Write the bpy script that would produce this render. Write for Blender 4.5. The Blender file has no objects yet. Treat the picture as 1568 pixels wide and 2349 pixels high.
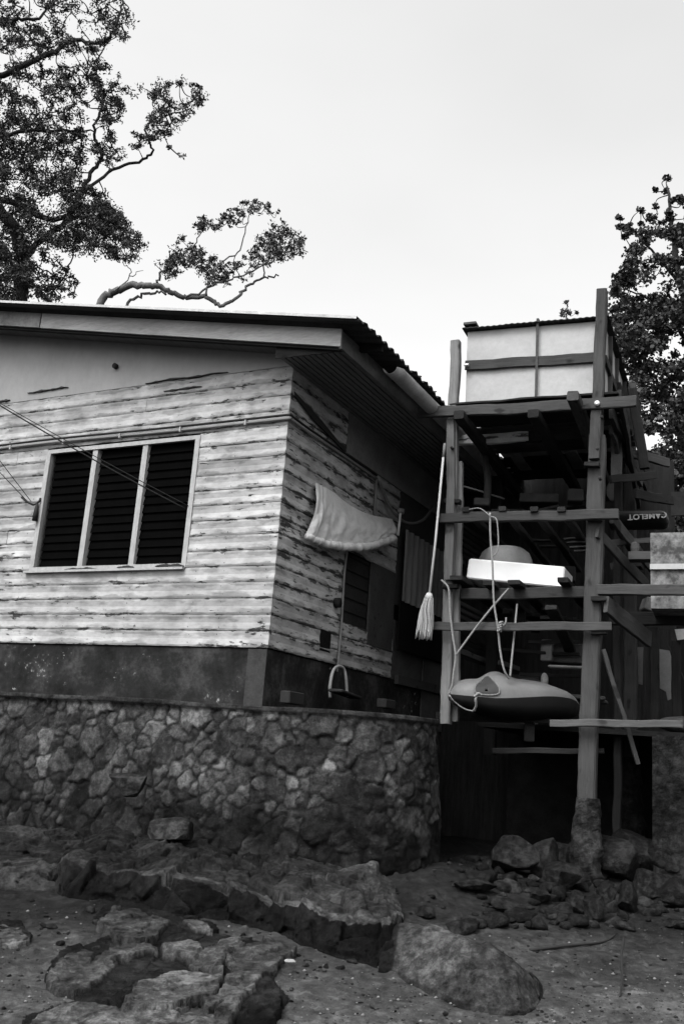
import bpy, bmesh, random
import numpy as np
from math import *
from mathutils import Vector, Matrix
random.seed(7); rng = np.random.default_rng(7)
S = bpy.context.scene
COL = S.collection
# ------------------------------------------------------------------ camera, sky, sun, exposure
EYE = np.array([0.0, 0.0, 1.5]); PITCH = radians(14.18); ROLL = radians(-4.2); FPX = 2175.0
cf = np.array([0, cos(PITCH), sin(PITCH)]); _u = np.array([0, -sin(PITCH), cos(PITCH)]); _x = np.array([1.0, 0, 0])
cx = _x * cos(ROLL) - _u * sin(ROLL); cu = _x * sin(ROLL) + _u * cos(ROLL)
cam = bpy.data.cameras.new('camera'); camo = bpy.data.objects.new('camera', cam); COL.objects.link(camo)
camo.matrix_world = Matrix(((cx[0], cu[0], -cf[0], EYE[0]), (cx[1], cu[1], -cf[1], EYE[1]), (cx[2], cu[2], -cf[2], EYE[2]), (0, 0, 0, 1)))
cam.sensor_fit = 'VERTICAL'; cam.sensor_height = 36; cam.lens = FPX / 2349 * 36; cam.clip_end = 2000; cam.clip_start = .05
S.camera = camo
SUN_EL, SUN_AZ = radians(54), radians(218)      # azimuth clockwise from +Y
w = bpy.data.worlds.new('World'); S.world = w; w.use_nodes = True
nt = w.node_tree; nt.nodes.clear()
sk = nt.nodes.new('ShaderNodeTexSky'); sk.sky_type = 'NISHITA'; sk.sun_disc = False
sk.sun_elevation = SUN_EL; sk.sun_rotation = SUN_AZ; sk.air_density = 2.0; sk.dust_density = 6.0; sk.ozone_density = 1.0
bwn = nt.nodes.new('ShaderNodeRGBToBW'); bg = nt.nodes.new('ShaderNodeBackground'); ow = nt.nodes.new('ShaderNodeOutputWorld')
nt.links.new(sk.outputs[0], bwn.inputs[0]); tcw = nt.nodes.new('ShaderNodeTexCoord'); mpw = nt.nodes.new('ShaderNodeMapping'); mpw.inputs['Scale'].default_value = (1, 1, 2.2); nzw = nt.nodes.new('ShaderNodeTexNoise'); nzw.inputs['Scale'].default_value = 2.2; nzw.inputs['Detail'].default_value = 4
mrw = nt.nodes.new('ShaderNodeMapRange'); mrw.inputs[1].default_value = .3; mrw.inputs[2].default_value = .7; mrw.inputs[3].default_value = .95; mrw.inputs[4].default_value = 1.03; mlw = nt.nodes.new('ShaderNodeMath'); mlw.operation = 'MULTIPLY'
nt.links.new(tcw.outputs['Generated'], mpw.inputs[0]); nt.links.new(mpw.outputs[0], nzw.inputs['Vector']); nt.links.new(nzw.outputs[0], mrw.inputs[0]); nt.links.new(bwn.outputs[0], mlw.inputs[0]); nt.links.new(mrw.outputs[0], mlw.inputs[1]); nt.links.new(mlw.outputs[0], bg.inputs[0]); bg.inputs[1].default_value = .15
nt.links.new(bg.outputs[0], ow.inputs[0])
sun = bpy.data.lights.new('sun', 'SUN'); suno = bpy.data.objects.new('sun', sun); COL.objects.link(suno)
sun.energy = .95; sun.angle = radians(22); sun.color = (1, 1, 1)
sd = Vector((sin(SUN_AZ) * cos(SUN_EL), cos(SUN_AZ) * cos(SUN_EL), sin(SUN_EL)))
suno.rotation_euler = sd.to_track_quat('Z', 'Y').to_euler()
S.view_settings.view_transform = 'Standard'; S.view_settings.look = 'None'; S.view_settings.exposure = 1.36; S.view_settings.gamma = 1
S.render.engine = 'CYCLES'

# ------------------------------------------------------------------ design helpers (2349 px tall reading of the photo -> world)
def ray(px, py): return cf + cx * (px - 784) / FPX - cu * (py - 1174) / FPX
def hit(px, py, P, n):
    d = ray(px, py); return EYE + d * (((P - EYE) @ n) / (d @ n))
def aty(px, py, Y): return hit(px, py, np.array([0, Y, 0.]), np.array([0, 1., 0]))
def ground(px, py, dz=0.0):
    d = ray(px, py); t = (-1.5 - .63 + dz) / (d[2] - .1 * d[1]); return EYE + d * t
HY = radians(27.4); HU = np.array([-cos(HY), sin(HY), 0]); HV = np.array([sin(HY), cos(HY), 0])
HC = np.array([-.679, 10.0, 0])
def H(u, v, z): return HC + HU * u + HV * v + np.array([0, 0, z])
TYW = radians(23.3); TX = np.array([cos(TYW), -sin(TYW), 0]); TY = np.array([sin(TYW), cos(TYW), 0])
TO = np.array([2.812, 10.2, 0])
def T(t, w_, z): return TO + TX * t + TY * w_ + np.array([0, 0, z])
def tw(px, py, w_=0.0): return hit(px, py, TO + TY * w_, TY)
MH = Matrix.Translation(Vector(HC)) @ Matrix.Rotation(-HY, 4, 'Z')   # local x = -u, y = v
MT = Matrix.Translation(Vector(TO)) @ Matrix.Rotation(-TYW, 4, 'Z')  # local x = t, y = w

# numpy value noise
def _h(i, j, k, s):
    n = (i * 374761393 + j * 668265263 + k * 2147483647 + s * 974711) & 0xffffffff
    n = ((n ^ (n >> 13)) * 1274126177) & 0xffffffff
    n = ((n ^ (n >> 16)) * 2246822519) & 0xffffffff
    return ((n ^ (n >> 15)) & 0xffffff) / float(0xffffff)
def vn(P, s=0):
    P = np.asarray(P, float); I = np.floor(P).astype(np.int64); f = P - I; f = f * f * (3 - 2 * f); r = 0
    for a in (0, 1):
        for b in (0, 1):
            for c in (0, 1):
                r = r + _h(I[:, 0] + a, I[:, 1] + b, I[:, 2] + c, s) * (f[:, 0] if a else 1 - f[:, 0]) * (f[:, 1] if b else 1 - f[:, 1]) * (f[:, 2] if c else 1 - f[:, 2])
    return r
def fbm(P, s=0, o=4, g=.5):
    P = np.asarray(P, float); r = 0; a = 1; t = 0
    for i in range(o):
        r = r + a * (vn(P * 2 ** i, s + i * 17) - .5); t += a; a *= g
    return r / t * 2
def facet(P, sc, seed):
    Q = np.asarray(P, float) * sc; Q = Q + .18 * np.stack([fbm(Q * .9, seed, 2), fbm(Q * .9, seed + 3, 2), fbm(Q * .9, seed + 6, 2)], 1); I = np.floor(Q).astype(np.int64)
    b1 = np.full(len(Q), 99.); b2 = b1.copy(); r = np.zeros(len(Q)); tl = np.zeros(len(Q))
    for a in (-1, 0, 1):
        for b in (-1, 0, 1):
            for c in (-1, 0, 1):
                i, j, k = I[:, 0] + a, I[:, 1] + b, I[:, 2] + c; h1, h2, h3, h4, h5, h6 = (_h(i, j, k, seed + 31 * q) for q in range(1, 7))
                dx, dy, dz = Q[:, 0] - i - h1, Q[:, 1] - j - h2, Q[:, 2] - k - h3; d = np.sqrt(dx * dx + dy * dy + dz * dz); nb = d < b1
                b2 = np.where(nb, b1, np.minimum(b2, d)); b1 = np.where(nb, d, b1); r = np.where(nb, h4, r); tl = np.where(nb, (h5 - .5) * dx * 2 + (h6 - .5) * dz * 2 + (h4 - .5) * dy, tl)
    return r, tl, b2 - b1
def n1(x, s=0):
    x = x * 2.2 + s * 7.31
    return .34 * sin(x + 1.7 * sin(x * .37 + s)) + .22 * sin(x * 2.13 + 2.1 * sin(x * .71 + 1)) + .14 * sin(x * 4.7 + 1.3 * s) + .08 * sin(x * 9.1 + s)

# ------------------------------------------------------------------ objects
WM = {}
def tag(o, label=None, cat=None, group=None, kind=None):
    if label: o['label'] = label
    if cat: o['category'] = cat
    if group: o['group'] = group
    if kind: o['kind'] = kind
    return o
def empty(name, M=None, label=None, cat=None, group=None):
    o = bpy.data.objects.new(name, None); COL.objects.link(o); o.empty_display_size = .2
    M = M or Matrix.Identity(4); o.matrix_world = M; WM[o] = M.copy()
    return tag(o, label, cat, group)
def mkobj(name, verts, faces, mat, parent=None, M=None, smooth=False, col=None, face_mats=None):
    """verts in local coordinates of M (world matrix of the new object)"""
    me = bpy.data.meshes.new(name)
    V = np.asarray(verts, float).reshape(-1, 3)
    if isinstance(faces, np.ndarray):
        nf, k = faces.shape
        me.vertices.add(len(V)); me.vertices.foreach_set('co', V.ravel())
        me.loops.add(nf * k); me.loops.foreach_set('vertex_index', faces.ravel().astype(np.int32))
        me.polygons.add(nf); me.polygons.foreach_set('loop_start', (np.arange(nf) * k).astype(np.int32))
        me.polygons.foreach_set('loop_total', np.full(nf, k, np.int32)); me.update(calc_edges=True)
    else:
        me.from_pydata([tuple(v) for v in V], [], [tuple(f) for f in faces]); me.update()
    me.validate()
    if isinstance(mat, (list, tuple)):
        for m in mat: me.materials.append(m)
        if face_mats is not None: me.polygons.foreach_set('material_index', np.asarray(face_mats, np.int32))
    else: me.materials.append(mat)
    if smooth: me.polygons.foreach_set('use_smooth', np.ones(len(me.polygons), bool))
    if col is not None:
        a = me.color_attributes.new('tone', 'FLOAT_COLOR', 'POINT')
        c = np.ones((len(V), 4)); c[:, :3] = np.asarray(col)[:, None]; a.data.foreach_set('color', c.ravel())
    o = bpy.data.objects.new(name, me); COL.objects.link(o)
    M = M or Matrix.Identity(4)
    if parent is not None:
        o.parent = parent; o.matrix_parent_inverse = Matrix.Identity(4)
        o.matrix_local = WM[parent].inverted() @ M
    else: o.matrix_world = M
    WM[o] = M.copy()
    return o
class MB:
    def __init__(s): s.v = []; s.f = []
    def add(s, v, f):
        b = len(s.v); s.v += [tuple(map(float, p)) for p in v]; s.f += [tuple(i + b for i in q) for q in f]; return s
    def box(s, a, b):
        (x0, y0, z0), (x1, y1, z1) = a, b
        return s.add([(x0, y0, z0), (x1, y0, z0), (x1, y1, z0), (x0, y1, z0), (x0, y0, z1), (x1, y0, z1), (x1, y1, z1), (x0, y1, z1)],
                     [(0, 3, 2, 1), (4, 5, 6, 7), (0, 1, 5, 4), (1, 2, 6, 5), (2, 3, 7, 6), (3, 0, 4, 7)])
    def tube(s, pts, r, n=8, cap=True):
        P = [np.array(p, float) for p in pts]; R = r if hasattr(r, '__len__') else [r] * len(P)
        b = len(s.v); up = np.array([0, 0, 1.]); prev = None
        for i, p in enumerate(P):
            d = P[min(i + 1, len(P) - 1)] - P[max(i - 1, 0)]; d = d / (np.linalg.norm(d) + 1e-9)
            if prev is None:
                a = np.cross(d, up if abs(d[2]) < .9 else np.array([1., 0, 0]))
            else: a = prev - d * (prev @ d)
            a = a / (np.linalg.norm(a) + 1e-9); prev = a; c = np.cross(d, a)
            for k in range(n):
                q = 2 * pi * k / n; s.v.append(tuple(p + (a * cos(q) + c * sin(q)) * R[i]))
        for i in range(len(P) - 1):
            for k in range(n):
                k2 = (k + 1) % n; s.f.append((b + i * n + k, b + i * n + k2, b + (i + 1) * n + k2, b + (i + 1) * n + k))
        if cap:
            s.f.append(tuple(b + k for k in range(n))[::-1]); s.f.append(tuple(b + (len(P) - 1) * n + k for k in range(n)))
        return s
    def build(s, name, mat, parent=None, M=None, smooth=False):
        return mkobj(name, s.v, s.f, mat, parent, M, smooth)
def bez(pts, n=10):
    """Catmull-Rom through the points"""
    P = [np.array(p, float) for p in pts]; P = [2 * P[0] - P[1]] + P + [2 * P[-1] - P[-2]]; out = []
    for i in range(1, len(P) - 2):
        for k in range(n):
            t = k / n; a, b, c, d = P[i - 1:i + 3]
            out.append(.5 * (2 * b + (c - a) * t + (2 * a - 5 * b + 4 * c - d) * t * t + (3 * b - a - 3 * c + d) * t ** 3))
    out.append(P[-2]); return out
def gridfaces(nu, nv, wrap=False):
    i, j = np.meshgrid(np.arange(nu - 1), np.arange(nv - 1), indexing='ij'); a = (i * nv + j).ravel()
    return np.stack([a, a + nv, a + nv + 1, a + 1], 1)

# ------------------------------------------------------------------ materials (all grey: the photograph is black and white)
def nodes(name):
    m = bpy.data.materials.new(name); m.use_nodes = True; t = m.node_tree; b = t.nodes['Principled BSDF']
    try: b.inputs['Specular IOR Level'].default_value = .06
    except Exception: pass
    return m, t, b
def N(t, kind, **k):
    n = t.nodes.new(kind)
    for a, v in k.items(): setattr(n, a, v)
    return n
def noise(t, vec, scale, detail=5, rough=.6, sc=(1, 1, 1)):
    mp = N(t, 'ShaderNodeMapping'); mp.inputs['Scale'].default_value = sc; t.links.new(vec, mp.inputs[0])
    n = N(t, 'ShaderNodeTexNoise'); n.inputs['Scale'].default_value = scale; n.inputs['Detail'].default_value = detail
    n.inputs['Roughness'].default_value = rough; t.links.new(mp.outputs[0], n.inputs['Vector']); return n.outputs[0]
def ramp(t, fac, stops, interp='LINEAR'):
    r = N(t, 'ShaderNodeValToRGB'); r.color_ramp.interpolation = interp; e = r.color_ramp.elements
    e[0].position = stops[0][0]; e[0].color = (stops[0][1],) * 3 + (1,); e[1].position = stops[1][0]; e[1].color = (stops[1][1],) * 3 + (1,)
    for p, c in stops[2:]:
        q = e.new(p); q.color = (c,) * 3 + (1,)
    t.links.new(fac, r.inputs[0]); return r.outputs[0]
def math_(t, op, a, b=None, c=None):
    n = N(t, 'ShaderNodeMath', operation=op)
    for i, x in enumerate((a, b, c)):
        if x is None: continue
        if isinstance(x, (int, float)): n.inputs[i].default_value = x
        else: t.links.new(x, n.inputs[i])
    return n.outputs[0]
def mixf(t, f, a, b):
    n = N(t, 'ShaderNodeMix', data_type='FLOAT')
    for i, x in ((0, f), (2, a), (3, b)):
        if isinstance(x, (int, float)): n.inputs[i].default_value = x
        else: t.links.new(x, n.inputs[i])
    return n.outputs[0]
def bump(t, b, h, dist=.01, strength=1.0):
    n = N(t, 'ShaderNodeBump'); n.inputs['Distance'].default_value = dist; n.inputs['Strength'].default_value = strength
    t.links.new(h, n.inputs['Height']); t.links.new(n.outputs[0], b.inputs['Normal'])
def obj_co(t): return N(t, 'ShaderNodeTexCoord').outputs['Object']
def plain(name, v, var=.35, scale=6, rough=.8, sc=(1, 1, 1), bmp=.004, metal=0, tone=False):
    m, t, b = nodes(name); co = obj_co(t)
    a = noise(t, co, scale, 6, .65, sc); f = noise(t, co, scale * 9, 4, .6, sc)
    k = math_(t, 'ADD', math_(t, 'MULTIPLY', a, .65), math_(t, 'MULTIPLY', f, .35))
    c = ramp(t, k, [(.32, v * (1 - var)), (.68, v * (1 + var))])
    if tone:
        at = N(t, 'ShaderNodeAttribute', attribute_name='tone'); c = math_(t, 'MULTIPLY', c, at.outputs['Fac'])
    t.links.new(c, b.inputs['Base Color']); b.inputs['Roughness'].default_value = rough; b.inputs['Metallic'].default_value = metal
    if bmp: bump(t, b, k, bmp * 3)
    return m
def wood(name, v, knots=True, var=.4):
    """grain along local x"""
    m, t, b = nodes(name); co = obj_co(t)
    oi = N(t, 'ShaderNodeObjectInfo'); ad = N(t, 'ShaderNodeVectorMath', operation='ADD'); cr = N(t, 'ShaderNodeCombineXYZ')
    t.links.new(math_(t, 'MULTIPLY', oi.outputs['Random'], 40.0), cr.inputs[0]); t.links.new(math_(t, 'MULTIPLY', oi.outputs['Random'], 13.0), cr.inputs[1])
    t.links.new(co, ad.inputs[0]); t.links.new(cr.outputs[0], ad.inputs[1]); co = ad.outputs[0]
    g = noise(t, co, 9, 6, .7, (.35, 5, 5)); p = noise(t, co, 2.2, 4, .6, (1, 1.6, 1.6)); kn = noise(t, co, 5.5, 2, .4, (.8, 1.6, 1.6))
    k = math_(t, 'ADD', math_(t, 'MULTIPLY', g, .55), math_(t, 'MULTIPLY', p, .45))
    c = ramp(t, k, [(.3, v * (1 - var)), (.5, v), (.7, v * (1 + var))])
    if knots: c = math_(t, 'MULTIPLY', c, ramp(t, kn, [(.26, .45), (.34, 1.0)]))
    vr = N(t, 'ShaderNodeMapRange'); vr.inputs[3].default_value = .75; vr.inputs[4].default_value = 1.2
    t.links.new(oi.outputs['Random'], vr.inputs[0]); c = math_(t, 'MULTIPLY', c, vr.outputs[0])
    t.links.new(c, b.inputs['Base Color']); b.inputs['Roughness'].default_value = .85; bump(t, b, g, .006)
    return m
def peel(name, paint, under, amount, z0, pitch, band=.5, tone=True):
    """paint on boards: flakes and grime gather along the joints; object coordinates x along the board, z up"""
    m, t, b = nodes(name); co = obj_co(t)
    sp = N(t, 'ShaderNodeSeparateXYZ'); t.links.new(co, sp.inputs[0])
    fr = math_(t, 'FRACT', math_(t, 'DIVIDE', math_(t, 'SUBTRACT', sp.outputs[2], z0), pitch))
    joint = math_(t, 'ABSOLUTE', math_(t, 'SUBTRACT', math_(t, 'MULTIPLY', fr, 2.0), 1.0))      # 1 at joints
    wv = noise(t, co, 2.6, 4, .6, (1, 1, 1.4)); mid = noise(t, co, 9, 5, .65, (.45, .45, 1.6)); fine = noise(t, co, 24, 5, .75, (.5, .5, 1.1))
    sf = noise(t, co, .9, 3, .5)
    # soft weathering bands
    rip = noise(t, co, 3.4, 3, .55, (1, 1, 3.2))
    e = math_(t, 'ADD', joint, math_(t, 'MULTIPLY', math_(t, 'SUBTRACT', rip, .5), 3.0))
    e = math_(t, 'ADD', e, math_(t, 'MULTIPLY', math_(t, 'SUBTRACT', mid, .5), .9))
    bandv = ramp(t, e, [(.42, 0), (.8, 1)])
    pv = mixf(t, math_(t, 'MULTIPLY', bandv, band), paint * 1.06, paint * .42)
    pv = math_(t, 'MULTIPLY', pv, ramp(t, wv, [(.3, .68), (.62, 1.08)])); pv = math_(t, 'MULTIPLY', pv, ramp(t, sf, [(.35, .78), (.62, 1.08)]))
    pv = math_(t, 'MULTIPLY', pv, ramp(t, fine, [(.3, .86), (.6, 1.05)]))
    # flakes
    strk = noise(t, co, 16, 5, .7, (.22, .22, 1.5)); q = math_(t, 'ADD', math_(t, 'MULTIPLY', fine, .30), math_(t, 'ADD', math_(t, 'MULTIPLY', mid, .34), math_(t, 'MULTIPLY', strk, .48)))
    q = math_(t, 'ADD', q, math_(t, 'MULTIPLY', math_(t, 'POWER', joint, 3.0), .10))
    q = math_(t, 'ADD', q, math_(t, 'MULTIPLY', sf, .22))
    fl = ramp(t, q, [(.815 - amount, 0), (.85 - amount, 1)])
    uv = math_(t, 'MULTIPLY', under, ramp(t, fine, [(.3, .6), (.7, 1.5)]))
    c = mixf(t, fl, pv, uv)
    if tone: at = N(t, 'ShaderNodeAttribute', attribute_name='tone'); c = math_(t, 'MULTIPLY', c, at.outputs['Fac'])
    t.links.new(c, b.inputs['Base Color']); b.inputs['Roughness'].default_value = .75
    bump(t, b, math_(t, 'SUBTRACT', math_(t, 'MULTIPLY', mid, .5), fl), .006)
    return m
Z0, PIT = 2.5, .1767
M = {}
M['front'] = peel('peeling_white_paint', .305, .03, .045, Z0, PIT, .6)
M['side'] = peel('flaking_side_paint', .325, .04, .092, Z0, PIT, .55)
M['panel'] = plain('white_gable_panel', .2, .12, 1.6, .8, (1, 1, .5))
M['trim'] = plain('worn_white_trim', .26, .22, 7, .7, (3, 3, 1))
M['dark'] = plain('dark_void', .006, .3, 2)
M['barge'] = plain('grey_barge_board', .28, .35, 3, .8, (.4, 1, 2))
M['soffit'] = plain('soffit_boards', .11, .3, 4, .8, (4, .3, 1))
M['roof'] = plain('rusty_corrugated_sheet', .03, .4, 4, .75, (1, 3, 1), .002)
M['flash'] = plain('pale_flashing', .3, .3, 8)
M['pvc'] = plain('white_pvc', .42, .15, 5, .5, bmp=0)
M['conduit'] = plain('grey_conduit', .14, .2, 5, .5, bmp=0)
M['glass'] = plain('louvre_glass', .0022, .2, 4, 1, bmp=0); M['glass'].node_tree.nodes['Principled BSDF'].inputs['Specular IOR Level'].default_value = 0
M['wood'] = wood('weathered_timber', .040); M['wood2'] = wood('dark_timber', .016); M['wood3'] = wood('pale_timber', .075, True, .3)
M['box'] = plain('white_tank_sheet', .29, .15, 2.0, .6, bmp=.001)
M['strap'] = plain('rust_strap', .05, .5, 14)
M['foam'] = plain('white_foam', .68, .03, 4, .8, bmp=0)
M['canvas'] = plain('grey_canvas', .42, .2, 3, .9, (1, 1, 1), .004)
M['rope'] = plain('pale_rope', .2, .35, 60, .9)
M['mop'] = plain('mop_strands', .3, .3, 30, .9, (3, 3, .4))
M['deck_plastic'] = plain('kayak_deck_plastic', .115, .12, 3, .42, bmp=.001); M['hull_plastic'] = plain('kayak_hull_plastic', .012, .2, 3, .4, bmp=0)
M['well'] = plain('kayak_well_shade', .035, .15, 3, .5, bmp=0)
M['basin'] = plain('grey_basin', .12, .2, 5, .5, bmp=0)
M['cable'] = plain('black_cable', .02, .2, 4, .6, bmp=0)
M['bark'] = plain('tree_bark', .02, .5, 5, .9, (1, 1, .4), .01); M['bark2'] = plain('pale_bark', .08, .5, 4, .9, (1, 1, .6), .01)
M['leafA'] = plain('leaf_dark', .030, .4, 1.2, .6, bmp=0); M['leafB'] = plain('leaf_mid', .048, .4, 1.2, .6, bmp=0)
M['metalsheet'] = plain('corrugated_side_sheet', .12, .4, 3, .6, (3, 3, .4))
M['letter'] = plain('white_lettering', .16, .3, 30)
M['foil'] = plain('bolt_metal', .6, .2, 20, .4, metal=.6)

# plinth: dark stained concrete with pale scabs
def plinth_mat():
    m, t, b = nodes('stained_plinth'); co = obj_co(t)
    a = noise(t, co, 1.7, 6, .65); f = noise(t, co, 14, 5, .7); s = noise(t, co, 1.1, 2, .5)
    c = ramp(t, math_(t, 'ADD', math_(t, 'MULTIPLY', a, .7), math_(t, 'MULTIPLY', f, .3)), [(.38, .006), (.5, .015), (.62, .042)])
    q = math_(t, 'ADD', math_(t, 'MULTIPLY', f, .65), math_(t, 'MULTIPLY', s, .5))
    c = mixf(t, ramp(t, q, [(.70, 0), (.735, 1)]), c, .2)
    t.links.new(c, b.inputs['Base Color']); b.inputs['Roughness'].default_value = .85; bump(t, b, f, .008); return m
M['plinth'] = plinth_mat()
def stone_mat(name, v, spk=.0, big=1.5, bd=.03, con=1.0):
    m, t, b = nodes(name); co = obj_co(t)
    a = noise(t, co, big, 5, .6); f = noise(t, co, 13, 7, .8); g = noise(t, co, 60, 3, .7)
    k = math_(t, 'ADD', math_(t, 'MULTIPLY', a, .4), math_(t, 'MULTIPLY', f, .6))
    c = ramp(t, k, [(.40, v * (.85 - .65 * con)), (.5, v * .9), (.60, v * (1 + 1.5 * con))])
    at = N(t, 'ShaderNodeAttribute', attribute_name='tone'); c = math_(t, 'MULTIPLY', c, at.outputs['Fac'])
    if spk: c = mixf(t, ramp(t, g, [(.70, 0), (.73, 1)]), c, spk)
    t.links.new(c, b.inputs['Base Color']); b.inputs['Roughness'].default_value = .8
    bump(t, b, math_(t, 'ADD', f, math_(t, 'MULTIPLY', g, .3)), bd); return m
M['stone'] = stone_mat('wall_stone', .023, .12, 2.5, .03, .8)
M['rock'] = stone_mat('shore_rock', .019, .0)
M['rockd'] = stone_mat('dark_shore_rock', .010, .0)
M['sand'] = stone_mat('shore_sand', .033, .12, 1.6, .02, .42)
M['concrete'] = stone_mat('dark_concrete', .012, .0)
M['shell'] = plain('pale_shell_grit', .14, .4, 30)

# ------------------------------------------------------------------ ground sheet
def zground(x, y):
    P = np.stack([x, y, np.zeros_like(x)], 1)
    yy = np.clip(y, 3, 10.6); z = .1 * (yy - 6.3)
    z = z + .035 * fbm(P * .9, 3, 3) + .012 * fbm(P * 5, 5, 3)
    near = np.clip((y - 4) / 2, 0, 1)
    z = z + .10 * np.exp(-((x - .75) / .55) ** 2 - ((y - 9.15) / .5) ** 2) + .16 * np.exp(-((x - 1.2) / .45) ** 2 - ((y - 9.9) / .6) ** 2)      # rubble at the wall's turn
    z = z + .05 * np.exp(-((x - 1.9) / .5) ** 2 - ((y - 9.6) / .5) ** 2)
    return z
def axis(lo, hi, step, far):
    a = list(np.arange(lo, hi + 1e-6, step)); d = step
    x = hi; up = []
    while x < far: d *= 1.35; x += d; up.append(x)
    x = lo; d = step; dn = []
    while x > -far: d *= 1.35; x -= d; dn.append(x)
    return np.array(dn[::-1] + a + up)
gx = axis(-3.4, 4.4, .019, 900); gy = axis(5.3, 12.0, .019, 900)
XX, YY = np.meshgrid(gx, gy, indexing='ij'); zz = zground(XX.ravel(), YY.ravel())
Pg = np.stack([XX.ravel(), YY.ravel(), zz], 1)
tone = 1 + .35 * fbm(Pg * np.array([1.2, 1.2, 0]), 9, 3)
# shade painted into the sand colour towards the wall and left, paler in front
patchy = fbm(Pg * np.array([.7, .7, 0]), 12, 2)
tone = tone * np.where(patchy > 0, .9, 1.1)
shade_ramp = np.clip((Pg[:, 1] + .25 * patchy - 6.9 + .35 * np.clip(-Pg[:, 0], 0, 3)) / 1.8, 0, 1)
tone = tone * (1.5 - 1.18 * shade_ramp)
spk = fbm(Pg * np.array([16, 16, 0]), 33, 2); tone = tone * (1 - .3 * np.clip((spk - .3) * 6, 0, 1)) * (1 + .5 * np.clip((-spk - .38) * 8, 0, 1))
lo = fbm(Pg * np.array([12, 12, 0]), 31, 3); zz2 = Pg[:, 2] + np.clip(lo - .25, 0, 1) * .05; near_ = (Pg[:, 1] < 12) & (Pg[:, 1] > 5) & (abs(Pg[:, 0]) < 5); hfq = np.zeros(len(Pg)); hfq[near_] = .006 * fbm(Pg[near_] * 18, 35, 3) + .010 * np.clip(fbm(Pg[near_] * 7, 37, 3) - .1, 0, 1); Pg[:, 2] = zz2 + hfq
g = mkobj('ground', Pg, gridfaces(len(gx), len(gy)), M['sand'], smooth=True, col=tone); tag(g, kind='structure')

# ------------------------------------------------------------------ stone retaining wall in front of the house
def resample(pts, ds):
    P = np.array(bez(pts, 24)); seg = np.linalg.norm(np.diff(P, axis=0), axis=1); s = np.r_[0, np.cumsum(seg)]
    n = int(s[-1] / ds); q = np.linspace(0, s[-1], n + 1)
    return q, np.stack([np.interp(q, s, P[:, k]) for k in range(P.shape[1])], 1)
a0 = H(7.5, -.34, 0); a1 = H(4, -.34, 0); a2 = H(.9, -.32, 0)
wall_path = [a0, H(5.5, -.34, 0), a1, H(2.4, -.34, 0), a2, np.array([-.55, 9.68, 0]), np.array([.1, 9.5, 0]), np.array([.7, 9.58, 0]), np.array([1.05, 9.95, 0]), np.array([1.17, 10.6, 0]), np.array([1.2, 11.6, 0]), np.array([1.2, 13.5, 0])]
sq, wp = resample([p[:2] for p in wall_path], .016)
ZT, ZB = 1.9, .15
nz = 112; hz = np.linspace(0, 1, nz)
tan = np.gradient(wp, axis=0); tan /= np.linalg.norm(tan, axis=1)[:, None]; nor = np.stack([tan[:, 1], -tan[:, 0]], 1)
def stone_field(s, h, seed, rmin, rmax, n, slen, hlen):
    r_ = np.random.default_rng(seed); pts = []; R = []
    for k in range(n * 30):
        p = r_.uniform([0, 0], [slen, hlen]); R0 = rmin + (rmax - rmin) * r_.random() ** 1.6
        if all((p[0] - q[0]) ** 2 + ((p[1] - q[1])) ** 2 > (.86 * (R0 + rr)) ** 2 for q, rr in zip(pts, R) if abs(p[0] - q[0]) < .6): pts.append(p); R.append(R0)
        if len(pts) >= n: break
    pts = np.array(pts); R = np.array(R)
    Q = np.stack([s, h, np.zeros_like(s)], 1)
    sw = s + .05 * fbm(Q * 7, 40, 2) + .014 * fbm(Q * 22, 45, 2); hw = h + .05 * fbm(Q * 7, 41, 2) + .014 * fbm(Q * 22, 46, 2)
    d1 = np.full(len(s), 9.0); d2 = np.full(len(s), 9.0); idx = np.zeros(len(s), int)
    for i, (p, R0) in enumerate(zip(pts, R)):
        m = np.abs(s - p[0]) < .6; dx = sw[m] - p[0]; dy = hw[m] - p[1]; nk = r_.integers(5, 8); an = np.sort(r_.uniform(0, 2 * pi / nk, nk) + np.arange(nk) * 2 * pi / nk); d = .75 * np.hypot(dx, dy) - R0
        for a_ in an: d = np.maximum(d, (dx * cos(a_) + dy * sin(a_)) * r_.uniform(.85, 1.2) - R0)
        a = d1[m]; b = d2[m]; ii = idx[m]
        nb = d < a; b = np.where(nb, a, np.minimum(b, d)); a = np.where(nb, d, a); ii = np.where(nb, i, ii); d1[m] = a; d2[m] = b; idx[m] = ii
    return d1, d2, idx, pts
Sg, Hg = np.meshgrid(sq, hz * (ZT - ZB), indexing='ij'); s_, h_ = Sg.ravel(), Hg.ravel()
d1, d2, idx, spts = stone_field(s_, h_, 5, .045, .18, 900, sq[-1], ZT - ZB)
edge = np.minimum((d2 - d1) * .5 - .004, -d1 + .05)                      # >0 inside a stone
st = np.clip(edge / .02, 0, 1); st = st * st * (3 - 2 * st)
r2 = np.random.default_rng(8); nst = len(spts); tx, tz, th = r2.uniform(-.13, .13, nst), r2.uniform(-.18, .10, nst), r2.uniform(.006, .018, nst)
Q = np.stack([s_, h_, np.zeros_like(s_)], 1)
disp = st * (th[idx] + tx[idx] * (s_ - spts[idx, 0]) + tz[idx] * (h_ - spts[idx, 1]) + .012 * fbm(Q * 14, 50, 4))
disp += .014 * fbm(Q * 9, 60, 4) + .05 * fbm(Q * 1.1, 61, 2)
bright = r2.uniform(.68, 1.42, nst) ** 2.1 * np.interp(spts[:, 0], [0, 5.5, 7.2, 8.6, 12], [1, 1, 1.25, .9, .8]); spec = r2.random(nst) < .06; bright[spec] *= 1.7
hf = h_ / (ZT - ZB)
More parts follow.
